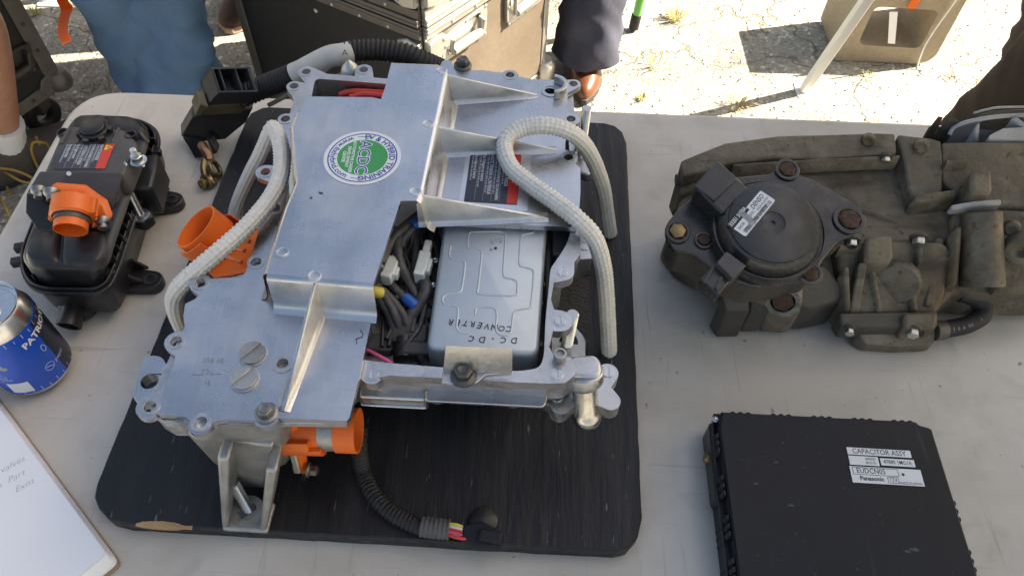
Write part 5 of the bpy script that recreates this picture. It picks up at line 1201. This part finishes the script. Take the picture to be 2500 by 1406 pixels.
# side plate, back wall behind the socket
m = MB(); q = [at(x, y, z) for x, y, z in ((64, 472, zh_ - .012), (196, 472, zh_ - .012), (250, 500, zh_ - .022), (268, 560, zl), (90, 560, zl), (62, 520, zl + .004))]; m.loft([q, [p + Vector((0, .02, -.006)) for p in q]]).build('socket_wall', blackp, htr, bevel=.001)
m = MB(); q = [at(x, y, z) for x, y, z in ((303, 392, zh_ - .004), (310, 400, zh_ - .006), (281, 500, zh_ - .026), (272, 508, zh_ - .028))]; m.loft([q, [p + Vector((.002, .004, -.018)) for p in q]]).build('metal_side_plate', steel, htr, bevel=.0006)
m = MB(); m.prism(rounded([at(x, y, zt_ - .004) for x, y in ((314, 374), (356, 384), (352, 408), (308, 400))], .002), .002).build('bus_bar', steel, htr, bevel=.0006)
c_ = at(338, 394, zt_ - .004); MB().lathe(c_, UP, [(.0085, 0), (.0085, .0012), (.006, .002)], 22).build('washer', steel, htr); MB().hexnut(c_ + UP * .002, UP, .0062, .006).build('hex_nut', steel, htr, bevel=.0006); stud(c_ + UP * .006, UP, .010, .0032, htr)
m = MB(); m.lathe(at(231, 322, zt_ + .001), UP, [(.0150, -.004), (.0150, .004), (.0135, .005), (.0125, .005), (.0120, .0042), (.0118, .0075), (.0100, .0082), (.001, .0080)], 32)
for k in range(6): a = k * 1.047 + .3; m.box(at(231, 322, zt_ + .004) + Vector((math.cos(a), math.sin(a), 0)) * .0150, (.004, .006, .005), Matrix.Rotation(a, 3, 'Z'))
m.build('breather_cap', blackp, htr, bevel=.0006)
l0, l1, l2_ = at(268, 352, zt_), at(152, 352, zt_), at(240, 414, zt_); Y = (l0 - l1); h_ = Y.length * 1.06; Y.normalize(); X = -UP.cross(Y); X = X if X.y < 0 else -X
w_ = abs((l2_ - l0).dot(X)) * 1.0
warn_label(l0 - Y * h_ + Y * .006 + UP * .0004, X, Y, w_, h_, htr, UP)
for x, y in ((318, 328), (152, 322)):
    c_ = at(x, y, zt_ + .0005); MB().lathe(c_, UP, [(.006, -.006), (.006, 0), (.0045, .0002), (.004, -.003), (.001, -.003)], 18).build('mould_pocket', blackp, htr)
MB().cyl(at(168, 424, zh_ + .0002), at(168, 424, zh_ + .0012), .0022, n=12).build('rivet', steel, htr)
# orange socket
q = [at(x, y, z) for x, y, z in ((114, 466, .846), (128, 458, .848), (200, 464, .846), (254, 502, .834), (268, 541, .826), (256, 556, .823), (236, 550, .824), (150, 535, .832), (130, 496, .840))]
os_ = MB().loft([q, [p + Vector((0, .010, -.002)) for p in q]]).build('orange_socket', orangep, htr, bevel=.002)
sa = axis_at(172, 565, -.12, 1, .42); sc_ = at(172, 562, .845)
MB().loft([circle(sc_ - sa * .030, .0182, 30, sa), circle(sc_ - sa * .014, .0186, 30, sa), circle(sc_ - sa * .012, .0165, 30, sa), circle(sc_ - sa * .014, .0150, 30, sa)]).build('socket_body', orangep, os_, angle=40)
MB().loft([circle(sc_ - sa * .016, .0140, 30, sa), circle(sc_, .0142, 30, sa), circle(sc_, .0130, 30, sa), circle(sc_ - sa * .012, .0126, 30, sa), circle(sc_ - sa * .013, .001, 30, sa)]).build('socket_mouth', orangep, os_, angle=30)
MB().ring(sc_ - sa * .016, sa, .0149, .0138, .0085, 28).build('socket_collar', greyp, os_)
X, Y, _ = frame(sa); m = MB()
for k in range(9):
    a = -.2 - k * .36; p = sc_ + (X * math.cos(a) + Y * math.sin(a)) * .0188; m.cyl(p - sa * .031, p - sa * .014, .0017, n=6)
q = [at(x, y, z) for x, y, z in ((236, 500, .832), (244, 506, .830), (232, 556, .826), (224, 556, .826))]; m.loft([q, [p + Vector((.002, .012, -.004)) for p in q]])
m.build('rib', orangep, os_)
q = [sc_ - sa * .031 + X * .0195 * math.cos(.2) + Y * .0195 * math.sin(.2), sc_ - sa * .031 - X * .0195 * math.cos(.2) - Y * .0195 * math.sin(.2)]
for p in q: MB().box(p + sa * .010, (.006, .006, .016), Matrix((X, Y, sa)).transposed()).build('latch_block', orangep, os_, bevel=.001)
for x, y, z in ((126, 473, .851), (95, 468, .842), (251, 543, .831)):
    d_ = axis_at(x, y, -.05, 1, .6); MB().lathe(at(x, y, z) - d_ * .003, d_, [(.0072, 0), (.0072, .0025), (.0050, .006), (.0042, .006), (.0042, .0105), (.0036, .011)], 18).build('flange_nut', dullsteel, htr, bevel=.0004)
# ribs along the seam, clips
m = MB()
for i in range(12):
    t_ = i / 11; p = at(288 + (384 - 288) * t_, 640 - (640 - 352) * t_, zs + .004); m.box(p + Vector((-.009, .0, .003)), (.016, .0016, .010), Matrix.Rotation(.12, 3, 'Z'))
for i in range(7): p = at(85 + 24 * i, 690 + 3 * i * (i < 3), zs + .003); m.box(p + Vector((0, .009, .003)), (.0016, .014, .010))
o = m.build('stiffening_rib', blackp, htr)
o['kind'] = 'stuff'
for x, y in ((270, 668), (300, 590), (318, 530), (352, 440), (382, 372), (42, 640), (50, 605)):
    MB().box(at(x, y, zs - .002), (.010, .008, .008), Matrix.Rotation(.3, 3, 'Z')).build('seam_clip', blackp, htr, bevel=.001)
# feet with steel bushes on the right side
for (ex, ey), pts in (((420, 487), ((345, 455), (390, 440), (408, 468))), ((368, 682), ((300, 640), (318, 622), (352, 662)))):
    zf = TZ + .012
    m = MB(); m.prism(poly([(ex - 65, ey - 12), (ex - 48, ey - 30), (ex, ey, .0115), (ex - 30, ey + 22), (ex - 75, ey + 22)], zf), .011)
    c_ = at(ex - 55, ey - 5, zf); e_ = at(ex - 12, ey - 6, zf)
    for off in (-.010, .010): 
        p = c_ + Vector((0, off, 0)); m.hexa([p + UP * .030 + Vector((-.008, 0, 0)), p + Vector((-.008, 0, 0)), e_ + Vector((0, off * .9, 0)), e_ + Vector((0, off * .9, .003))], Vector((0, .003, 0)))
    o = m.build('mounting_foot', blackp, htr, bevel=.0012)
    MB().ring(at(ex, ey, zf), UP, .0068, .0045, .0012, 20).build('steel_bush', darksteel, o)
m = MB(); m.prism(rounded([at(x, y, .788) for x, y in ((325, 502), (368, 510), (372, 528), (350, 545), (318, 540))], .003), .012).build('side_bracket', blackp, htr, bevel=.0015)
c_ = at(345, 528, .790); MB().lathe(c_, UP, [(.009, 0), (.009, .002), (.005, .003)], 20).build('washer', steel, htr); MB().cyl(c_, c_ + axis_at(345, 528, -20, -40, .3) * .026, .0042, n=14).build('threaded_stud', steel, htr)
c_ = at(345, 435, .80); MB().box(c_ + UP * -.01, (.034, .05, .04), Matrix.Rotation(.15, 3, 'Z')).build('side_box', blackp, htr, bevel=.003)
ha = axis_at(180, 770, -.30, 1, .26); hc = at(168, 797, TZ + .016)
MB().loft([circle(hc - ha * .045, .0105, 26, ha), circle(hc - ha * .006, .0105, 26, ha), circle(hc - ha * .004, .0111, 26, ha), circle(hc, .0109, 26, ha), circle(hc, .0092, 26, ha), circle(hc - ha * .02, .0088, 26, ha), circle(hc - ha * .021, .001, 26, ha)]).build('hose_spigot', blackp, htr, angle=35)
MB().lathe(at(188, 735, TZ + .018), UP, [(.017, -.012), (.017, .004), (.012, .009), (.001, .010)], 22).build('spigot_base', blackp, htr)

# ------------------------------------------------------------------ capacitor box
cz = TZ + .042
cap = thing('capacitor_box', at(2000, 1250, TZ), 'flat black plastic capacitor box with a white printed label at the near right', 'capacitor box')
tl, tr, trc, brr, bll = at(1762, 1004, cz), at(2236, 1028, cz), at(2276, 1046, cz), at(2420, 1460, cz), at(1812, 1500, cz)
ex = (tr - tl).normalized(); ey = Vector((ex.y, -ex.x, 0)); W = (trc - tl).dot(ex); W0 = (tr - tl).dot(ex); WC = (trc - tl).dot(ey); D = .20
cp_ = lambda a, b_, z=cz: Vector((tl.x, tl.y, z)) + ex * a + ey * b_
out = [cp_(0, 0), cp_(W0, 0), cp_(W0 + (W - W0) * .25, WC * .5), cp_(W - .003, WC * .75), cp_(W, WC), cp_(W, D), cp_(-.004, D), cp_(-.004, .016), cp_(-.001, .004)]
m = MB(); b0 = [Vector((p.x, p.y, TZ + .001)) for p in out]
if area2(out) < 0: out.reverse(); b0.reverse()
m.loft([setz(inset(out, -.003), TZ + .001), setz(inset(out, -.0025), TZ + .024)]).build('lower_shell', blackm, cap, bevel=.002)
m = MB(); m.loft([setz(inset(out, -.0045), TZ + .024), setz(inset(out, -.0045), TZ + .029), setz(inset(out, -.0005), TZ + .0292), setz(out, cz - .0015), setz(inset(out, .0015), cz)]).build('lid', blackm, cap, angle=30)
def nub(c, d_, h, r):
    m = MB(); P = [c + d_ * (math.sin(a) * r * .9) + Vector((-d_.y, d_.x, 0)) * (math.cos(a) * r) for a in [math.pi * k / 8 for k in range(9)]]
    P = [Vector((p.x, p.y, TZ + .03)) for p in P]; return m.loft([[p + UP * (-.026) for p in P], [p + UP * (h - .002) for p in P], [p.lerp(Vector((c.x, c.y, p.z)), .3) + UP * h for p in P]]).build('grip_nub', blackm, cap, angle=40)
for g_ in (.020, .066, .112, .158, .203):
    for k in range(3): nub(cp_(g_ * W / .235 * 1.0 + k * .0068 - .005, 0), -ey, .010, .0028)
for g_ in (.072, .112, .16):
    for k in range(3): nub(cp_(W, g_ + k * .0068), ex, .010, .0028)
for g_ in (.022, .060, .094, .128, .162):
    for k in range(3): nub(cp_(-.005, g_ + k * .0066), -ex, .010, .0030)
m = MB(); m.hexa([cp_(-.010, .006, TZ + .004), cp_(-.010, .075, TZ + .004), cp_(-.010, .075, TZ + .026), cp_(-.010, .006, TZ + .034)], ex * .006).build('side_bracket', blackp, cap, bevel=.003)
MB().lathe(cp_(-.010, .034, TZ + .018), -ex, [(.005, 0), (.005, .002), (.0035, .004), (.001, .004)], 14).build('brass_insert', brass, cap)
MB().lathe(cp_(-.004, .004, TZ + .034), UP, [(.0032, -.003), (.0032, .001), (.002, .0016), (.001, .001)], 14).build('screw', steel, cap)
# label in three strips
lo = at(2066, 1091, cz + .0003); lx = (at(2221, 1100, cz) - at(2066, 1091, cz)); lw = lx.length; lx.normalize(); ly = Vector((lx.y, -lx.x, 0))
lyv = at(2079, 1177, cz) - lo; lh = abs(lyv.dot(ly)); f = lambda z: (lambda a, b_: lo + lx * (a * lw) + ly * (b_ * lh) + UP * z)
def lrect(m, a0, b0, a1, b1, z, t_=.0002): p = f(z); return plate(m, [p(a0, b1), p(a1, b1), p(a1, b0), p(a0, b0)], UP * t_)
lab = lrect(MB(), 0, .0, 1.0, .205, 0).build('printed_label', whitep, cap)
lrect(MB(), 0, .24, .46, .50, 0).build('printed_label', whitep, cap); lrect(MB(), .49, .265, 1.02, .47, 0).build('printed_label', whitep, cap)
l3 = lrect(MB(), -.02, .54, 1.08, 1.0, 0).build('printed_label', whitep, cap)
m = MB()
def ltext(s_, a, b_, sz, bold=0, wd=None): o = f(.0003)(a, b_); m.text(s_, sz, lambda x, y: o + lx * x - ly * y, bold, 'CENTER', lw * wd)
ltext('CAPACITOR ASSY', .5, .105, .0066, .004, .84); ltext('47880 1MG1A', .755, .37, .0052, .002, .44); ltext('EUDCN05', .30, .662, .0066, .004, .44)
ltext('Panasonic', .29, .872, .0052, .03, .37); ltext('12V', .615, .878, .0050, .0, .11); ltext('MADE IN JAPAN', .875, .945, .0032, .0, .34)
ltext('6609H03', .335, .315, .0034, 0, .16); ltext('86UD101', .335, .425, .0034, 0, .16)
for a0, b0, a1, b1 in ((.02, .565, .72, .565), (.02, .765, .72, .765), (.02, .565, .02, .765), (.72, .565, .72, .765), (.535, .80, .695, .80), (.535, .955, .695, .955), (.535, .80, .535, .955), (.695, .80, .695, .955)):
    m.tube([f(.0002)(a0, b0), f(.0002)(a1, b1)], .00022, 4)
o = f(.0002)(.79, .70); m.cyl(o, o + UP * .0001, .0013, n=12)
m.build('printed_letters', ink, lab)
scuffm = M('faint_scuff', (.05, .05, .055), .5)
# wear marks on the lid
for x, y, r_ in ((1895, 1128, .0022), (1930, 1233, .003), (2232, 1340, .004), (2215, 1345, .003), (1845, 1180, .0025)): 
    c_ = at(x, y, cz + .0001); m = MB(); m.add([c_ + Vector((math.cos(a) * r_ * rnd.uniform(.5, 1.4), math.sin(a) * r_ * rnd.uniform(.2, .5), .0001)) for a in [k * .7 for k in range(9)]], [tuple(range(9))]); m.build('scuff_mark', scuffm, cap)
# ------------------------------------------------------------------ gearbox with its actuator motor
gb = thing('gearbox', at(2100, 600, TZ), 'greasy brown cast metal gearbox with a round grey actuator motor', 'gearbox')
def gslab(name, px, zb, mat=grimy, bevel=.0018, seg=2, parent=None):
    return MB().slab(px, zb).build(name, mat, parent or gb, bevel=bevel, seg=seg, angle=45)
def blend(name, px, zb, drop, ins, mat=grimy, bevel=.003):
    """a cast lump whose walls lean out and run down to zb"""
    top = [at(*q) for q in px]
    if area2(top) < 0: top.reverse()
    top = rounded(top, .007, 3); fl_ = [Vector((p.x, p.y, 0)) for p in top]
    def ring(i, dz): 
        o = inset(fl_, i); return [Vector((o[k].x, o[k].y, max(zb, top[k].z - dz))) for k in range(len(top))]
    m = MB(); m.loft([[Vector((p.x, p.y, zb)) for p in ring(-ins, 0)], ring(-ins * .6, drop), ring(-.001, .005), ring(.0005, .0015), ring(.003, 0)])
    return m.build(name, mat, gb, angle=50)
blend('casing', [(1690, 420, .838), (1800, 392, .842), (2010, 380, .846), (2215, 372, .848), (2320, 380, .848), (2620, 392, .848), (2620, 575, .822), (2330, 585, .818), (2150, 590, .818), (1985, 610, .812), (1880, 660, .80), (1760, 650, .79), (1680, 600, .795), (1650, 520, .815)], TZ + .004, .03, .004)
gslab('casing_flange', [(1662, 393, .856), (1712, 372, .860), (1770, 349, .864), (1900, 331, .868), (2060, 327, .870), (2140, 324, .871), (2185, 326, .871), (2190, 372, .866), (2120, 378, .862), (2010, 386, .860), (1890, 384, .858), (1780, 398, .854), (1720, 418, .850), (1668, 432, .848)], .79)
gslab('casing_block', [(2192, 328, .872), (2218, 331, .873), (2272, 337, .873), (2298, 345, .872), (2302, 400, .862), (2300, 474, .846), (2232, 486, .842), (2218, 460, .846), (2208, 395, .86)], .79)
gslab('casing_block', [(2300, 348, .872), (2400, 346, .874), (2640, 348, .876), (2640, 440, .858), (2640, 500, .842), (2440, 500, .840), (2340, 478, .844), (2302, 440, .852)], .79)
gslab('casing_lug', [(1655, 432, .838), (1700, 428, .84), (1704, 462, .832), (1662, 478, .828)], .80, bevel=.003)
MB().cyl(at(1650, 440, .836), at(1666, 440, .836), .006, n=12).build('lug_pin', grimyd, gb)
gslab('casing_rib', [(2232, 474, .850), (2336, 460, .852), (2338, 482, .846), (2234, 494, .844)], .815, bevel=.0025)
gslab('casing_boss', [(2370, 414, .872), (2422, 412, .872), (2426, 470, .862), (2372, 472, .862)], .83, bevel=.004)
gslab('bright_bracket', [(2322, 500, .850), (2380, 489, .852), (2445, 486, .853), (2446, 498, .850), (2385, 504, .848), (2326, 512, .846)], .838, dome, .0015)
blend('casing', [(2325, 516, .835), (2445, 508, .836), (2620, 520, .835), (2620, 712, .79), (2505, 713, .788), (2375, 712, .788), (2335, 690, .795), (2320, 600, .815)], TZ + .012, .03, .003)
MB().cyl(at(2396, 520, .842), at(2398, 700, .798), .0175, .0195, 24).build('casing_column', grimy, gb)
MB().ring(at(2492, 596, .826), axis_at(2492, 596, 0, 1, .8), .0145, .0065, .014, 28).build('casing_boss', grimy, gb, bevel=.0015)
blend('casing', [(1985, 560, .815), (2150, 545, .822), (2340, 540, .824), (2620, 540, .824), (2620, 702, .792), (2378, 704, .790), (2332, 706, .788), (2292, 748, .780), (2064, 752, .780), (2000, 650, .80)], TZ + .012, .02, .002)
# lower nose with ribs
blend('casing', [(2045, 590, .822), (2150, 586, .824), (2300, 588, .824), (2330, 620, .815), (2300, 740, .785), (2285, 757, .782), (2070, 760, .782), (2062, 740, .786)], TZ + .014, .02, .003)
gslab('casing_boss', [(2113, 574, .838), (2180, 572, .838), (2184, 628, .826), (2172, 640, .824), (2112, 640, .824)], .80, bevel=.004)
MB().lathe(at(2190, 692, .800) , axis_at(2190, 692, 0, 1, .92), [(.0215, -.008), (.0215, .0), (.019, .003), (.001, .004)], 28).build('casing_boss', grimy, gb)
for a, b_, w in (((2108, 640), (2088, 758), .0045), ((2296, 580), (2270, 745), .0045), ((2225, 640), (2236, 756), .003), ((2066, 650), (2072, 755), .003)):
    p, q = at(*a, .822), at(*b_, .786); X = Vector((w, 0, 0)); m = MB()
    m.loft([[p - X, p + X, p + X - UP * .02, p - X - UP * .02], [q - X, q + X, q + X - UP * .02, q - X - UP * .02]]).build('casing_rib', grimy, gb, bevel=.002)
gslab('lower_flange', [(2050, 762, .784), (2290, 760, .784), (2290, 796, .776), (2056, 800, .775)], .757, grimyd, .002)
gslab('lower_flange', [(2206, 763, .789), (2292, 762, .789), (2284, 802, .780), (2210, 802, .780)], .760, grimy, .003)
c_ = at(2188, 800, .772); m = MB(); o_ = [at(*q) for q in ((2094, 806, .766), (2284, 802, .766), (2280, 838, .755), (2262, 842, .754), (2190, 846, .753), (2112, 840, .754))]
if area2(o_) < 0: o_.reverse()
o_ = rounded(o_, .004); m.loft([[Vector((p.x, p.y, TZ + .002)) for p in o_], o_]).build('sump_pan', grimy, gb, bevel=.004, seg=3)
for x, y, z, r_ in ((2080, 590, .828, .0055), (2243, 584, .830, .0062), (2398, 584, .832, .0066), (2074, 806, .774, .0045), (2228, 808, .775, .0058), (2163, 387, .862, .0045), (2246, 808, .772, .0045)):
    d_ = axis_at(x, y, 0, 1, .55); MB().lathe(at(x, y, z) - d_ * .002, d_, [(r_ * 1.35, 0), (r_ * 1.35, .0015), (r_ * 1.0, .002)], 18).build('bolt_washer', grimyd, gb); MB().hexnut(at(x, y, z), d_, r_, r_ * 1.1).build('hex_bolt', steel if x not in (2246,) else rust, gb, bevel=.0005)
hp = resample(smooth_path([at(*q) for q in ((2340, 716, .775), (2376, 728, .770), (2398, 748, .764), (2396, 772, .760), (2362, 792, .758), (2318, 802, .758), (2286, 806, .760))], 10), .003)
MB().tube(hp, .0088, 18).build('rubber_hose', rubber, gb)
MB().lathe(at(2276, 808, .760), (hp[-2] - hp[-1]).normalized(), [(.010, 0), (.010, .012), (.0094, .013)], 18).build('hose_clip', grimyd, gb)
m = MB()
for i, c_ in enumerate('A 70A00 I'):
    k = int(len(hp) * (.97 - .055 * i)); k = min(k, len(hp) - 2); p = hp[k]; tdir = (hp[k - 1] - hp[k]).normalized(); nv_ = (CAM - p).normalized(); nv_ = (nv_ - tdir * nv_.dot(tdir)).normalized(); yv = nv_.cross(tdir)
    m.text(c_, .0045, lambda a, b_: p + nv_ * .0090 + tdir * a + yv * (b_ - .002), 0)
m.build('hose_print', printg, gb)
# back bell and clip
bell = MB(); o_ = [at(*q) for q in ((2314, 345, .852), (2318, 322, .862), (2340, 305, .872), (2390, 290, .880), (2470, 282, .884), (2640, 280, .886), (2640, 350, .86))]
if area2(o_) < 0: o_.reverse()
bell.loft([[Vector((p.x, p.y, .80)) for p in o_], o_]); bell.build('bell_housing', dome, gb, bevel=.004, seg=3)
m = MB(); m.tube(smooth_path([at(*q) for q in ((2318, 330, .866), (2325, 316, .870), (2345, 304, .876), (2390, 292, .884), (2470, 283, .888), (2640, 280, .890))], 8), .0022, 8).build('bell_rim', dome, gb)
for q in ([(2384, 300, .884), (2396, 298, .884), (2392, 345, .868), (2380, 345, .868)], [(2415, 330, .878), (2450, 312, .884), (2530, 308, .886), (2530, 345, .874), (2412, 345, .872)], [(2470, 286, .890), (2484, 285, .890), (2530, 320, .884), (2520, 326, .882)]):
    MB().slab(q, .84).build('bell_rib', dome, gb, bevel=.003, seg=3)
m = MB(); m.tube(smooth_path([at(*q) for q in ((2378, 277, .885), (2410, 268, .895), (2460, 262, .90), (2640, 262, .90))], 8), .0012, 6).build('edge_wire', dome, gb)
gslab('bell_lip', [(2385, 280, .884), (2420, 270, .888), (2475, 266, .890), (2640, 266, .890), (2640, 292, .884), (2480, 286, .884), (2400, 290, .88)], .83, grimy, .002)
gslab('plastic_clip', [(2268, 306, .868), (2318, 308, .868), (2320, 328, .862), (2270, 326, .862)], .83, grimyd, .0015)
gslab('plastic_clip', [(2290, 284, .884), (2303, 285, .884), (2294, 306, .872), (2274, 305, .872)], .85, grimyd, .0012)
gslab('plastic_clip', [(2318, 278, .886), (2344, 296, .878), (2324, 318, .868), (2300, 304, .874)], .85, grimyd, .0012)
# actuator motor on its leaning face
CM = at(1880, 556, .872); NM = Vector((-.03, -.25, 1)).normalized()
on = lambda x, y, d_=0: hit(x, y, CM + NM * d_, NM)
RM = (on(1742, 575) - on(2012, 545)).length / 2
cmo = (on(1742, 575) + on(2012, 545)) / 2; CM = cmo
pl = MB(); fl_ = [on(x, y, -.012) for x, y in ((1628, 545), (1660, 505), (1704, 474), (1745, 440), (1800, 432), (1880, 425), (1904, 402), (1920, 397), (1936, 401), (1952, 428), (1990, 440), (2096, 496), (2108, 525), (2104, 555), (2080, 575), (2046, 590), (2020, 620), (2002, 645), (2000, 675), (1985, 688), (1960, 684), (1930, 690), (1840, 700), (1760, 672), (1729, 648), (1687, 618), (1645, 612), (1630, 585), (1624, 565))]
fl_ = rounded(fl_[::-1], .004, 2)
plate(pl, fl_, -NM * .007); pl.build('motor_flange', motorm, gb, bevel=.0015)
inner = MB(); plate(inner, [p + (CM - p) * .06 - NM * .008 for p in fl_], -NM * .04); inner.build('motor_skirt', grimyd, gb, bevel=.004)
MB().lathe(CM, NM, [(RM, -.012), (RM, -.002), (RM * .985, .001), (RM * .965, .001), (RM * .955, -.001), (RM * .93, -.001), (RM * .915, .003), (RM * .90, .006), (RM * .83, .011), (RM * .775, .0115), (RM * .765, .013), (RM * .74, .0135), (.0105, .0135), (.0100, .0125), (.0070, .0120), (.0022, .0120), (.0018, .0105), (.0001, .0105)], 72).build('motor_cap', motorm, gb, angle=30)
for x, y, r_, mt, h in ((1654, 567, .0080, brass, .003), (1718, 588, .0060, rust, .0025), (1921, 416, .0080, rust, .002), (2072, 538, .0102, rust, .003), (1975, 668, .0080, rust, .003)):
    p = on(x, y, -.012)
    MB().ring(p, NM, r_ * 1.45, r_ * 1.0, .0022, 24).build('flange_boss', motorm, gb, bevel=.0006)
    MB().hexnut(p + NM * .001, NM, r_, h).build('flange_bolt', mt, gb, bevel=.0008)
def mbox(name, px, d0, d1, mat, bevel=.0012):
    q = [on(x, y, d1) for x, y in px]; m = MB(); plate(m, q, -NM * (d1 - d0)); return m.build(name, mat, gb, bevel=bevel)
mbox('motor_connector', [(1752, 394), (1803, 436), (1830, 460), (1764, 522), (1740, 500), (1696, 456)], -.012, .012, motorm, .002)
mbox('connector_cap', [(1752, 392), (1801, 434), (1745, 490), (1694, 454)], .0125, .0145, motorm, .001)
mbox('motor_bracket', [(1774, 613), (1822, 648), (1789, 679), (1750, 641)], -.008, .016, greyp, .001)
mbox('motor_plug', [(1750, 641), (1789, 679), (1754, 721), (1708, 681)], -.012, .008, motorm, .0015)
for a, b_ in (((1740, 655), (1700, 690)), ((1764, 672), (1730, 706))): mbox('plug_rib', [(a[0] - 3, a[1] - 3), (a[0] + 4, a[1] + 4), (b_[0] + 22, b_[1] + 4), (b_[0] + 15, b_[1] - 3)], .006, .0098, motorm, .0005)
# label
lA, lB, lC, lD = on(1783, 553), on(1855, 467), on(1894, 499), on(1815, 583)
nz_ = .0138; lX = (lB - lA); lw2 = lX.length; lX.normalize(); lY = NM.cross(lX); lh2 = abs((lD - lA).dot(lY)); lO = hit(1783, 553, CM + NM * nz_, NM)
lf = lambda z: (lambda a, b_: lO + lX * a - lY * (lh2 - 0) * 0 + lY * (b_ - 0) + NM * z)
r4 = lambda x0, y0, x1, y1, z: [lf(z)(x0, y0), lf(z)(x1, y0), lf(z)(x1, y1), lf(z)(x0, y1)]
lb2 = plate(MB(), rounded(r4(0, -lh2, lw2, 0, 0), .002, 4), NM * .0002).build('printed_label', whitep, gb)
plate(MB(), r4(-.001, -.0035, lw2 * .52, .004, .0003), NM * .0001).build('black_band', ink, lb2)
m = MB(); m.text('33251 3LA0A', .0050, lambda a, b_: lf(.00045)(lw2 * .255 + a, .0004 + b_), .02, width=lw2 * .50); m.build('printed_letters', whitep, lb2)
m = MB(); m.text('DENSO', .0062, lambda a, b_: lf(.0003)(lw2 * .76 + a + b_ * .2, -.0042 + b_), .015, width=lw2 * .36)
m.text('0438', .0040, lambda a, b_: lf(.0003)(lw2 * .14 + a, -.0072 + b_), width=lw2 * .17); m.text('0041', .0040, lambda a, b_: lf(.0003)(lw2 * .47 + a, -.0072 + b_), width=lw2 * .17); m.text('MADE IN JAPAN', .0030, lambda a, b_: lf(.0003)(lw2 * .78 + a, -.0088 + b_), width=lw2 * .36)
m.text('12V', .0040, lambda a, b_: lf(.0003)(lw2 * .13 + a, -.0116 + b_), width=lw2 * .13); m.text('07100007H*', .0038, lambda a, b_: lf(.0003)(lw2 * .60 + a, -.0122 + b_), .005, width=lw2 * .44)
x_ = lw2 * .08
while x_ < lw2 * .93:
    w_ = rnd.choice((.0003, .0005, .0008)); plate(m, r4(x_, -lh2 * .93, x_ + w_, -lh2 * .70, .0003), NM * .00005); x_ += w_ + rnd.choice((.0004, .0006, .0009))
m.build('printed_letters', ink, lb2)
plate(MB(), [lf(.0005)(*p) for p in ((lw2 * .30, .002), (lw2 * .40, .003), (lw2 * .42, -lh2 * .5), (lw2 * .36, -lh2 * .98), (lw2 * .24, -lh2 * .9), (lw2 * .30, -lh2 * .5))], NM * .0001).build('grease_smear', M('grease', (.20, .20, .19), .6, var=(120, .9, (.42, .42, .41))), lb2)
# bracket legs and chewed boss below the motor
gslab('motor_leg', [(1762, 716, .800), (1826, 690, .812), (1832, 758, .79), (1774, 762, .788)], TZ + .004, grimyd, .002)
gslab('motor_leg', [(1826, 690, .806), (1870, 720, .796), (1880, 756, .785), (1832, 758, .784)], TZ + .006, grimyd, .002)
gslab('motor_leg', [(1940, 690, .806), (2010, 640, .815), (2060, 700, .80), (2055, 730, .79), (1980, 756, .782), (1945, 750, .785)], TZ + .006, grimyd, .003)
MB().tube([at(1790, 690, .815), at(1865, 738, .80)], .004, 10).build('support_rod', grimy, gb)
c_ = at(1911, 738, .806); da = axis_at(1911, 738, 0, 1, .85); X, Y, _ = frame(da)
ro = []; 
for i in range(40):
    a = 2 * math.pi * i / 40; v_ = X * math.cos(a) + Y * math.sin(a); ro.append((v_, .0175 + .0012 * noise.noise(Vector((math.cos(a) * 6, math.sin(a) * 6, 1)))))
m = MB(); m.loft([[c_ - da * .03 + v_ * r_ * 1.05 for v_, r_ in ro], [c_ - da * .002 + v_ * r_ for v_, r_ in ro], [c_ + v_ * (r_ - .0015) for v_, r_ in ro], [c_ + v_ * .0112 for v_, r_ in ro], [c_ - da * .004 + v_ * .0110 for v_, r_ in ro]], cap=False)
m.build('chewed_boss', M('worn_edge_cast', (.25, .245, .22), .5, .6, var=(110, .9, (.09, .08, .065)), bump=(200, .8, .002)), gb, angle=40)
MB().hexnut(c_ - da * .004, da, .0108, .004).build('rusty_plug', rust, gb, bevel=.001)
gslab('boss_wing', [(1862, 726, .79), (1880, 712, .796), (1945, 712, .796), (1966, 738, .788), (1950, 764, .780), (1930, 770, .778), (1880, 764, .780)], TZ + .006, grimy, .003)

# parting ribs, webs and small bolts over the casing
for a, b_, w, h in (((1790, 404, .852), (2010, 390, .858), .002, .003), ((2010, 390, .858), (2195, 382, .862), .002, .003), ((2010, 470, .838), (2190, 545, .822), .0022, .004), 
                    ((2310, 395, .868), (2365, 392, .868), .002, .003), ((2340, 560, .836), (2330, 690, .802), .003, .005), ((2432, 540, .838), (2446, 700, .80), .003, .005), ((2130, 646, .814), (2150, 756, .786), .002, .003),
                    ((2250, 590, .828), (2245, 640, .816), .0025, .004), ((2050, 600, .824), (2110, 600, .826), .002, .003)):
    p, q = at(*a) - UP * .004, at(*b_) - UP * .004; d_ = (q - p).normalized(); h += .002; X = UP.cross(d_).normalized() * w; m = MB()
    m.loft([[p - X * 1.5 - UP * .01, p - X * .8 + UP * h * .8, p + UP * h, p + X * .8 + UP * h * .8, p + X * 1.5 - UP * .01], [q - X * 1.5 - UP * .01, q - X * .8 + UP * h * .8, q + UP * h, q + X * .8 + UP * h * .8, q + X * 1.5 - UP * .01]]).build('casing_rib', grimy, gb, angle=60)
for x, y, z, r_ in ((2120, 345, .870, .0042), (2250, 360, .872, .0048), (2470, 560, .836, .005)):
    m = MB(); m.lathe(at(x, y, z), axis_at(x, y, 0, 1, .9), [(r_ * 1.5, -.006), (r_ * 1.45, .0010), (r_, .002), (r_ * .6, .0012), (.0005, .0012)], 20).build('casing_boss', grimy, gb, angle=40)
